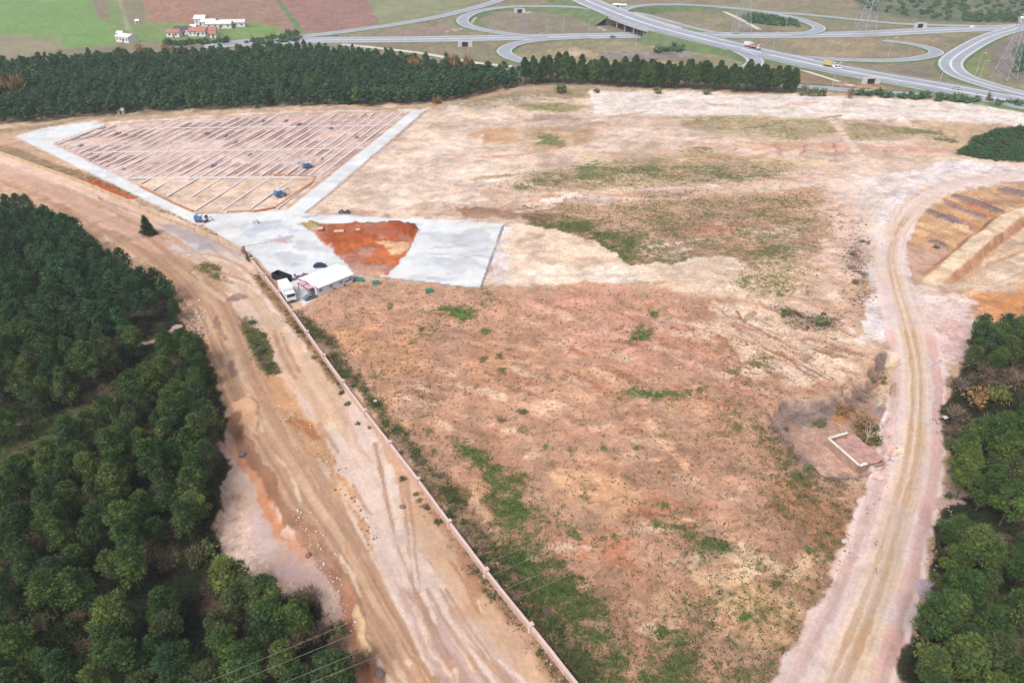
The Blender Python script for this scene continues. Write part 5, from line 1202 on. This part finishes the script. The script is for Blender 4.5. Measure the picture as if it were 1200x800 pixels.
for i, (u, v) in enumerate(((400, 250), (407, 250.5), (300, 262))):
    ob = MB(); ob.box((0, 0, .4), (1.6, .9, .8)); ob.box((.3, .1, .95), (.7, .6, .4)); o = ob.build('pallet_load', mat('pallet%d' % i, lin([(120, 112, 116), (96, 92, 100), (206, 206, 214)][i])), None, at(u, v)); tag(o, ['grey pallet load on the lane edge above the red soil', 'dark pallet load beside the grey one above the red soil', 'pale pallet load on the upper yard'][i], 'pallet load')

# ================================================================== RUIN
ra = face((974, 519), (1008, 549)); rx, ry = gp(1004, 526); ruin = empty('ruined_building', (rx, ry, hz(rx, ry) - .1), ra)
tag(ruin, 'roofless ruin with white topped walls and pink rubble inside, in the grey hollow', 'ruin')
M_RUB = mat('pink_rubble', lin((206, 158, 148)), .95, .3, .8, bump=.3); M_RWALL = mat('old_plaster', lin((196, 160, 140)), .95, .25, .8); M_RTOP = mat('white_wall_top', lin((240, 236, 226)), .9, .08)
RL, RW_, RH = 7.6, 6.4, 2.1
def rw(cx, cy, lx, ly, h, top=True):
    k = MB(); k.box((cx, cy, h / 2), (lx, ly, h)); w = k.build('wall', M_RWALL, ruin)
    if top: k = MB(); k.box((cx, cy, h + .06), (lx + .06, ly + .06, .12)); k.build('wall_top', M_RTOP, w)
rw(0, -RW_ / 2, RL, .4, RH); rw(-RL / 2, -.9, .4, RW_ - 2.2, RH); rw(RL / 2, -RW_ / 2 + 1.0, .5, 1.6, RH - .2); rw(RL / 2, RW_ / 2 - 1.2, .4, 2.0, .7, False); rw(0.5, RW_ / 2, RL - 1, .4, .6, False)
G = 13; gv = []; gf = []
for i in range(G):
    for j in range(G):
        a, b = (i / (G - 1) - .5) * (RL - .3), (j / (G - 1) - .5) * (RW_ - .3)
        gv.append((a, b, .35 + .75 * float(fbm(np.array(a + 30), np.array(b + 10), 1.6, 3)) + (.55 if b > -1.6 else -.2)))
for i in range(G - 1):
    for j in range(G - 1): gf.append((i * G + j, (i + 1) * G + j, (i + 1) * G + j + 1, i * G + j + 1))
k = MB(); k.add(gv, gf); k.build('rubble_floor', M_RUB, ruin)
for i in range(26):
    k = MB(); a, b = rng.uniform(-RL / 2 + .4, RL / 2 - .4), rng.uniform(-RW_ / 2 + .8, RW_ / 2 - .4); k.box((a, b, 1.15), (rng.uniform(.2, .7), rng.uniform(.2, .5), rng.uniform(.15, .4)), rng.uniform(0, 3)); k.build('broken_block', [M_RUB, M_RWALL][i % 2], ruin)
# dead branches over the ruin
db = empty('dead_tree', at(1017, 512), 0); tag(db, 'pale leafless tree leaning over the back of the ruin', 'dead tree')
k = MB(); rr_ = random.Random(4)
k.tube((0, 0, -.2), (.1, .1, 1.5), .14, .1)
for i in range(7): 
    a = rr_.uniform(0, 6.28); e = (1.8 * math.cos(a), 1.8 * math.sin(a) - .4, 2.6 + rr_.uniform(0, 2.2)); k.tube((.1, .1, 1.3), e, .07, .03, 5)
    for q in range(3): k.tube(e, (e[0] + rr_.uniform(-1, 1), e[1] + rr_.uniform(-1, 1), e[2] + rr_.uniform(.3, 1.3)), .03, .01, 4)
k.build('branches', mat('dead_wood', lin((206, 186, 168)), .9), db)
lt = MB()
for i in range(4): lt.box((i * 1.1 - 1.6, 0, .5 + .06 * (i % 2)), (.95, .7 + .2 * (i % 2), 1.0), .1 * i, .85)
o = lt.build('retaining_wall', M_RWALL, None, at(1046, 458)); o.rotation_euler = (0, 0, face((1048, 440), (1040, 478))); tag(o, 'short broken masonry wall beside the pale path above the ruin', 'wall')

# ================================================================== STONES
def rock_mesh(i):
    bm = bmesh.new(); bmesh.ops.create_icosphere(bm, subdivisions=2, radius=1.0); r2 = random.Random(60 + i)
    for v in bm.verts: v.co *= r2.uniform(.72, 1.12); v.co.z *= .65
    me = bpy.data.meshes.new('boulder'); bm.to_mesh(me); bm.free(); return me
M_ROCK = mat('pale_stone', lin((226, 208, 200)), .95, .2, 2.0); M_ROCKD = mat('mauve_stone', lin((150, 126, 126)), .95, .25, 2.0)
RK = [rock_mesh(i) for i in range(4)]
for i, (u, v, s, d, lab) in enumerate(((991, 633, .9, 0, 'pale pink boulder on the field edge left of the dirt road'), (360, 646, .8, 1, 'mauve boulder at the foot of the road bank'), (446, 790, 1.0, 1, 'dark mauve boulder at the bottom edge of the road bank'), (472, 594, .8, 1, 'mauve rock on the pale track right of the haul road'), (282, 528, 1.1, 1, 'dark rock on the orange earth beside the left wood'), (440, 470, .7, 0, 'white stone by the pink wall in the field'), (1107, 490, .8, 0, 'white stone on the right verge of the dirt road'), (1038, 492, .8, 0, 'pale slab beside the path above the ruin'), (217, 352, .6, 0, 'white stone at the tip of the left wood'), (231, 367, .9, 0, 'white rock heap by the road bend'))):
    o = bpy.data.objects.new('boulder', RK[i % 4].copy()); col.objects.link(o); o.data.materials.append(M_ROCKD if d else M_ROCK); s *= .6; x, y, z = at(u, v); o.location = (x, y, z + s * .25); o.scale = (s * 1.2, s, s); o.rotation_euler = (0, 0, i); tag(o, lab, 'boulder')
iv, if_ = ico(); Vs, Fs, Cs, off = [], [], [], 0
def stones(line, spread, n, smin, smax, cols):
    global off
    for _ in range(n):
        t = rng.uniform(0, len(line) - 1.001); i = int(t); f = t - i
        u = line[i][0] * (1 - f) + line[i + 1][0] * f + rng.normal(0, spread); v = line[i][1] * (1 - f) + line[i + 1][1] * f + rng.normal(0, spread * .7)
        x, y, z = at(u, v); s = rng.uniform(smin, smax) * rng.uniform(.5, 1)
        W = iv * s * rng.uniform(.7, 1.2, (len(iv), 1)) * np.array([1, 1, .7]) + np.array([x, y, z + s * .2])
        Vs.append(W); Fs.append(if_ + off); off += len(W); Cs.append(np.repeat(lin(cols[rng.integers(len(cols))])[None], len(W), 0))
stones([(352, 600), (372, 640), (385, 670), (395, 710), (410, 740)], 7, 150, .1, .3, [(240, 228, 222), (222, 176, 150), (236, 210, 196)])
stones([(330, 480), (360, 500), (395, 560), (425, 610), (440, 645)], 6, 150, .1, .3, [(236, 214, 196), (200, 150, 116), (176, 132, 110)])
stones([(300, 340), (320, 370), (345, 400)], 5, 60, .1, .3, [(230, 220, 214)])
stones([(225, 350), (232, 370), (240, 390)], 7, 70, .1, .4, [(236, 226, 222), (206, 170, 150)])
stones([(960, 690), (1000, 630), (1040, 560), (1055, 500)], 8, 120, .08, .25, [(230, 200, 186), (180, 140, 120)])
stones([(1075, 760), (1100, 650), (1120, 560), (1112, 480)], 6, 120, .08, .3, [(226, 190, 180), (190, 160, 150)])
stones([(560, 660), (620, 740), (660, 790)], 10, 80, .08, .22, [(230, 220, 214), (200, 160, 140)])
stones([(1000, 260), (1008, 310), (1000, 360)], 9, 160, .1, .4, [(150, 118, 104), (128, 104, 92), (230, 206, 190)])
stones([(450, 420), (600, 480), (760, 620), (880, 700)], 90, 260, .06, .2, [(180, 136, 110), (150, 120, 96), (236, 210, 190)])
me = np_mesh('rubble', np.concatenate(Vs), np.concatenate(Fs)); C_ = np.concatenate(Cs); color_attr(me, 'Tint', np.concatenate([C_, np.ones((len(C_), 1))], 1))
tag(link_mesh('rubble', me, M_WEED), 'scattered pale stones along the banks of the dirt roads', 'stones', kind='stuff')

# ================================================================== POWER LINES
M_STEEL = mat('pylon_steel', lin((206, 212, 222)), .5, .08, 1.0, metal=.2)
def pylon(u, v, h, rz, label):
    x, y = gp(u, v); t = empty('power_pylon', (x, y, 0), rz); tag(t, label, 'pylon'); w0, w1 = h * .12, h * .028
    def wd(z): return w0 + (w1 - w0) * min(1, z / (h * .72)) if z < h * .72 else w1
    lv = [0, .14, .27, .39, .5, .6, .69, .77, .85, .93, 1.0]
    for sx in (-1, 1):
        for sy in (-1, 1):
            k = MB()
            for a, b in zip(lv[:-1], lv[1:]): k.tube((sx * wd(a * h), sy * wd(a * h), a * h), (sx * wd(b * h), sy * wd(b * h), b * h), .11, .11, 4)
            k.build('leg', M_STEEL, t)
    k = MB()
    for a, b in zip(lv[:-1], lv[1:]):
        A, B = wd(a * h), wd(b * h)
        for (p, q), (r_, s) in (((-1, -1), (1, -1)), ((1, -1), (1, 1)), ((1, 1), (-1, 1)), ((-1, 1), (-1, -1))):
            k.tube((p * A, q * A, a * h), (r_ * B, s * B, b * h), .055, .055, 4); k.tube((r_ * A, s * A, a * h), (p * B, q * B, b * h), .055, .055, 4); k.tube((p * B, q * B, b * h), (r_ * B, s * B, b * h), .05, .05, 4)
    k.build('lattice', M_STEEL, t)
    for f in (.74, .84, .94):
        k = MB(); L = h * .16
        for s in (-1, 1):
            k.tube((s * w1, w1, f * h), (s * L, 0, f * h), .1, .07, 4); k.tube((s * w1, -w1, f * h), (s * L, 0, f * h), .1, .07, 4); k.tube((s * w1, 0, (f + .035) * h), (s * L, 0, f * h), .08, .06, 4)
        arm = k.build('cross_arm', M_STEEL, t)
        for s in (-1, 1):
            k = MB(); k.tube((s * L, 0, f * h), (s * L, 0, f * h - 1.6), .12, .12, 6); k.build('insulator', M_GREY, arm)
pylon(1013, 42, 44, .3, 'steel lattice pylon right of centre on the far motorway verge')
pylon(1176, 92, 38, .5, 'nearest steel lattice pylon at the right edge below the curved slip road')
pylon(868, 39, 44, .2, 'thin steel lattice pylon inside the far loop of the interchange')
M_WIRE = mat('wire', lin((170, 170, 164)), .5, .02)
for i, (v0, v1) in enumerate(((798, 628), (812, 645), (836, 668), (848, 684))):
    # a cable about 24 m up, crossing from the lower left corner to the right
    zc = 24.0 - (i // 2) * 0.0
    p0 = np.array(gp(258, v0, zc)); p1 = np.array(gp(630, v1 + 4, zc)); d = p1 - p0
    pts = [p0 + d * t for t in np.linspace(-0.6, 3.2, 40)]
    k = MB()
    for j in range(39):
        za = zc + 3.2 * ((j / 39 - .42) ** 2) * 4 - .2; zb = zc + 3.2 * (((j + 1) / 39 - .42) ** 2) * 4 - .2
        k.tube((*pts[j], za), (*pts[j + 1], zb), .014, .014, 4)
    tag(k.build('power_cable', M_WIRE), 'thin pale overhead cable crossing the foreground, %s of the four' % ['uppermost', 'second from the top', 'third from the top', 'lowest'][i], 'cable', 'overhead cables')
def lamp(u, v, h, label, group):
    x, y = gp(u, v); t = empty('street_lamp', (x, y, 0), 0); tag(t, label, 'street lamp', group)
    k = MB(); k.tube((0, 0, -.3), (0, 0, h), .16, .09, 6); k.build('mast', M_STEEL, t)
    k = MB(); k.tube((0, 0, h - .1), (1.6, 0, h + .2), .07, .05, 5); k.box((1.9, 0, h + .2), (.9, .3, .15)); k.build('lamp_head', M_OFFW, t)
for u, v in ((968, 75), (984, 79), (905, 62), (640, 46), (690, 45.5), (575, 47), (660, 39), (1142, 90), (1145, 100), (1040, 70), (1160, 47), (745, 58), (975, 103), (1100, 100), (920, 38), (1000, 36), (400, 50), (470, 50)):
    lamp(u, v, 12, 'tall thin lamp post beside the motorway interchange roads', 'motorway lamp posts')

# ================================================================== TRAFFIC
def road_ang(C, x, y):
    i = int(np.argmin(np.hypot(C[:, 0] - x, C[:, 1] - y))); i = min(max(i, 1), len(C) - 2); d = C[i + 1] - C[i - 1]; return math.atan2(d[1], d[0]), C[i, 2]
CB = ROAD_LINES[1][0]
def on_road(C, u, v, z):
    x, y = gp(u, v, z); a, zz = road_ang(C, x, y); return (x, y, zz + .02), a
p, a = on_road(CA, 972, 78.5, 1.2); truck('lorry', p, a, 'yellow lorry driving on the diagonal motorway', M_YELLOW, 7.5, 2.0, M_OFFW)
p, a = on_road(CA, 981, 80.5, 1.2); car(p, a, 'white van just ahead of the yellow lorry', M_WHITE, 'van', van=True)
p, a = on_road(CA, 878, 55.5, 2.8); truck('lorry', p, a, 'white lorry on the motorway near the slip road fork', M_OFFW, 7, 2.0)
p, a = on_road(CA, 884, 57, 2.8); truck('lorry', p, a, 'white and orange tipper lorry behind the white lorry', mat('orange', lin((214, 150, 110)), .6), 8, 2.0, M_OFFW, dump=True)
p, a = on_road(CB, 718, 44.5, .3); car(p, a, 'small blue car on the lower motorway left of the bridge', M_BLUE)
p, a = on_road(CB, 862, 39.5, .3); car(p, a + math.pi, 'silver car on the lower motorway right of the bridge', M_SILVER)
p, a = on_road(CB, 1140, 33, .3); car(p, a, 'white car on the motorway near the right edge', M_WHITE)
p, a = on_road(CA, 1120, 105, 1.0); car(p, a, 'silver car on the diagonal motorway near the right edge', M_SILVER)

# ================================================================== FAR BUILDINGS
M_TILE = mat('red_tile', lin((192, 132, 120)), .9, .2, .6); M_FWALL = mat('white_farm_wall', lin((240, 236, 236), .66), .85, .06)
def house(u, v, L, W, H, R, rz, label, roofm, name='farm_building', nwin=4):
    x, y = gp(u, v); t = empty(name, (x, y, 0), rz); tag(t, label, 'building')
    k = MB(); k.prism([(-W / 2, -.3), (W / 2, -.3), (W / 2, H), (0, H + R), (-W / 2, H)], -L / 2, L / 2); k.v = [(b, a, c) for a, b, c in k.v]; k.build('wall', M_FWALL, t)
    k = MB()
    for s in (-1, 1):
        e = W / 2 + .5; dz = R / (W / 2) * .5
        k.add([(-L / 2 - .4, 0, H + R + .18), (L / 2 + .4, 0, H + R + .18), (L / 2 + .4, s * e, H - dz + .18), (-L / 2 - .4, s * e, H - dz + .18), (-L / 2 - .4, 0, H + R + .03), (L / 2 + .4, 0, H + R + .03), (L / 2 + .4, s * e, H - dz + .03), (-L / 2 - .4, s * e, H - dz + .03)], [(0, 1, 2, 3), (7, 6, 5, 4), (3, 2, 6, 7), (0, 3, 7, 4), (1, 5, 6, 2)])
    k.build('roof', roofm, t)
    for i in range(nwin):
        xx = -L / 2 + (i + .5) * L / nwin
        k = MB(); k.box((xx, -W / 2 - .03, H * .55), (1.1, .1, 1.2)); k.build('window', M_GLASS, t)
    k = MB(); k.box((L * .05, -W / 2 - .05, 1.05), (1.2, .1, 2.1)); k.build('door', mat('brown_door', lin((120, 90, 70))), t)
house(205, 43, 9, 6, 3.2, 1.6, 0, 'small white farmhouse with pink roof at the left end of the farm', M_TILE, nwin=2)
house(216, 40, 11, 7, 3.6, 1.4, .1, 'white farm building with a dark grey roof behind the small farmhouse', mat('dark_roof', lin((96, 96, 104)), .8))
house(234, 42, 12, 7, 3.4, 1.9, -.1, 'farmhouse with a red tiled roof in the middle of the farm', M_TILE)
house(246, 41.5, 10, 7, 3.6, 2.0, .15, 'right hand red roofed farmhouse with white gable', M_TILE)
house(251, 44, 4, 4, 2.6, 1.2, 0, 'tiny white outbuilding in front of the red roofed houses', M_TILE, nwin=1)
house(237, 29, 8, 8, 4.6, 2.0, 0, 'tall white farmhouse with red wall at the back of the farm', M_FWALL, nwin=2)
house(246, 31, 10, 6, 3.6, 1.4, .1, 'white barn beside the tall farmhouse at the back', M_FWALL, nwin=2)
house(258, 33, 18, 7, 3.4, 1.6, .12, 'long white shed, left half of the back row', M_FWALL)
house(274, 31.5, 18, 7, 3.4, 1.6, .12, 'long white shed, right half of the back row', mat('pale_roof', lin((240, 222, 222)), .8))
house(228, 36, 4, 4, 3, 1, 0, 'small white store between the front and back farm rows', M_FWALL, nwin=1)
house(150, 49, 13, 8, 3.6, 1.4, -.5, 'isolated white barn left of the farm at the edge of the wood', M_FWALL)
house(142, 42, 4, 3.4, 2.2, .8, 0, 'tiny white hut beside the isolated barn', M_FWALL, nwin=1)
house(162, 28, 2.6, 2.6, 2.2, .8, 0, 'tiny white hut alone on the green meadow', M_FWALL, nwin=1)
house(722, 10, 6, 4, 3, .8, 0, 'left of two small white site cabins beside the bridge', M_FWALL, 'site_cabin', 2)
house(730, 10.5, 5, 4, 3, .8, 0, 'right of two small white site cabins beside the bridge', M_FWALL, 'site_cabin', 2)
house(1198, 26, 6, 4, 3, 1, 0, 'white hut at the far right end of the motorway', M_FWALL, 'roadside_hut', 2)
house(143, 133, 2.6, 2.2, 1.8, .6, 0, 'tiny white hut at the foot of the far wood', M_FWALL, 'roadside_hut', 1)
def portal(u, v, rz, label):
    x, y = gp(u, v); t = empty('culvert_portal', (x, y, 0), rz); tag(t, label, 'culvert')
    k = MB(); k.box((-3.4, 0, 1.7), (3, .8, 3.4), 0, .75); k.box((3.4, 0, 1.7), (3, .8, 3.4), 0, .75); k.box((0, 0, 3.3), (4.6, .9, .9)); k.build('wing_wall', M_CONC, t)
    k = MB(); k.box((0, .5, 1.4), (3.8, .5, 2.9)); k.build('opening_shade', M_BLACK, t)  # solid black block stands in for the shade inside the culvert
for u, v, lab in ((1020, 99, 'pale concrete culvert portal under the diagonal motorway'), (609, 15.5, 'culvert portal inside the left loop of the interchange'), (545, 55, 'culvert portal below the lower motorway on the left'), (1078, 33, 'culvert portal under the far motorway on the right')):
    portal(u, v, 0, lab)

# ================================================================== HAZE
hb = MB(); hb.box((0, 1500, 60), (9200, 9200, 150))
hz_o = hb.build('haze', None)
hm = bpy.data.materials.new('haze_air'); hm.use_nodes = True; hn = hm.node_tree; hn.nodes.clear()
pvn = hn.nodes.new('ShaderNodeVolumePrincipled'); pvn.inputs['Color'].default_value = (0.86, 0.93, 1.0, 1); pvn.inputs['Density'].default_value = 0.00015; pvn.inputs['Anisotropy'].default_value = 0.0
on = hn.nodes.new('ShaderNodeOutputMaterial'); hn.links.new(pvn.outputs[0], on.inputs['Volume']); hz_o.data.materials.append(hm)
tag(hz_o, 'thin pale haze over the distant land', 'haze', kind='stuff')
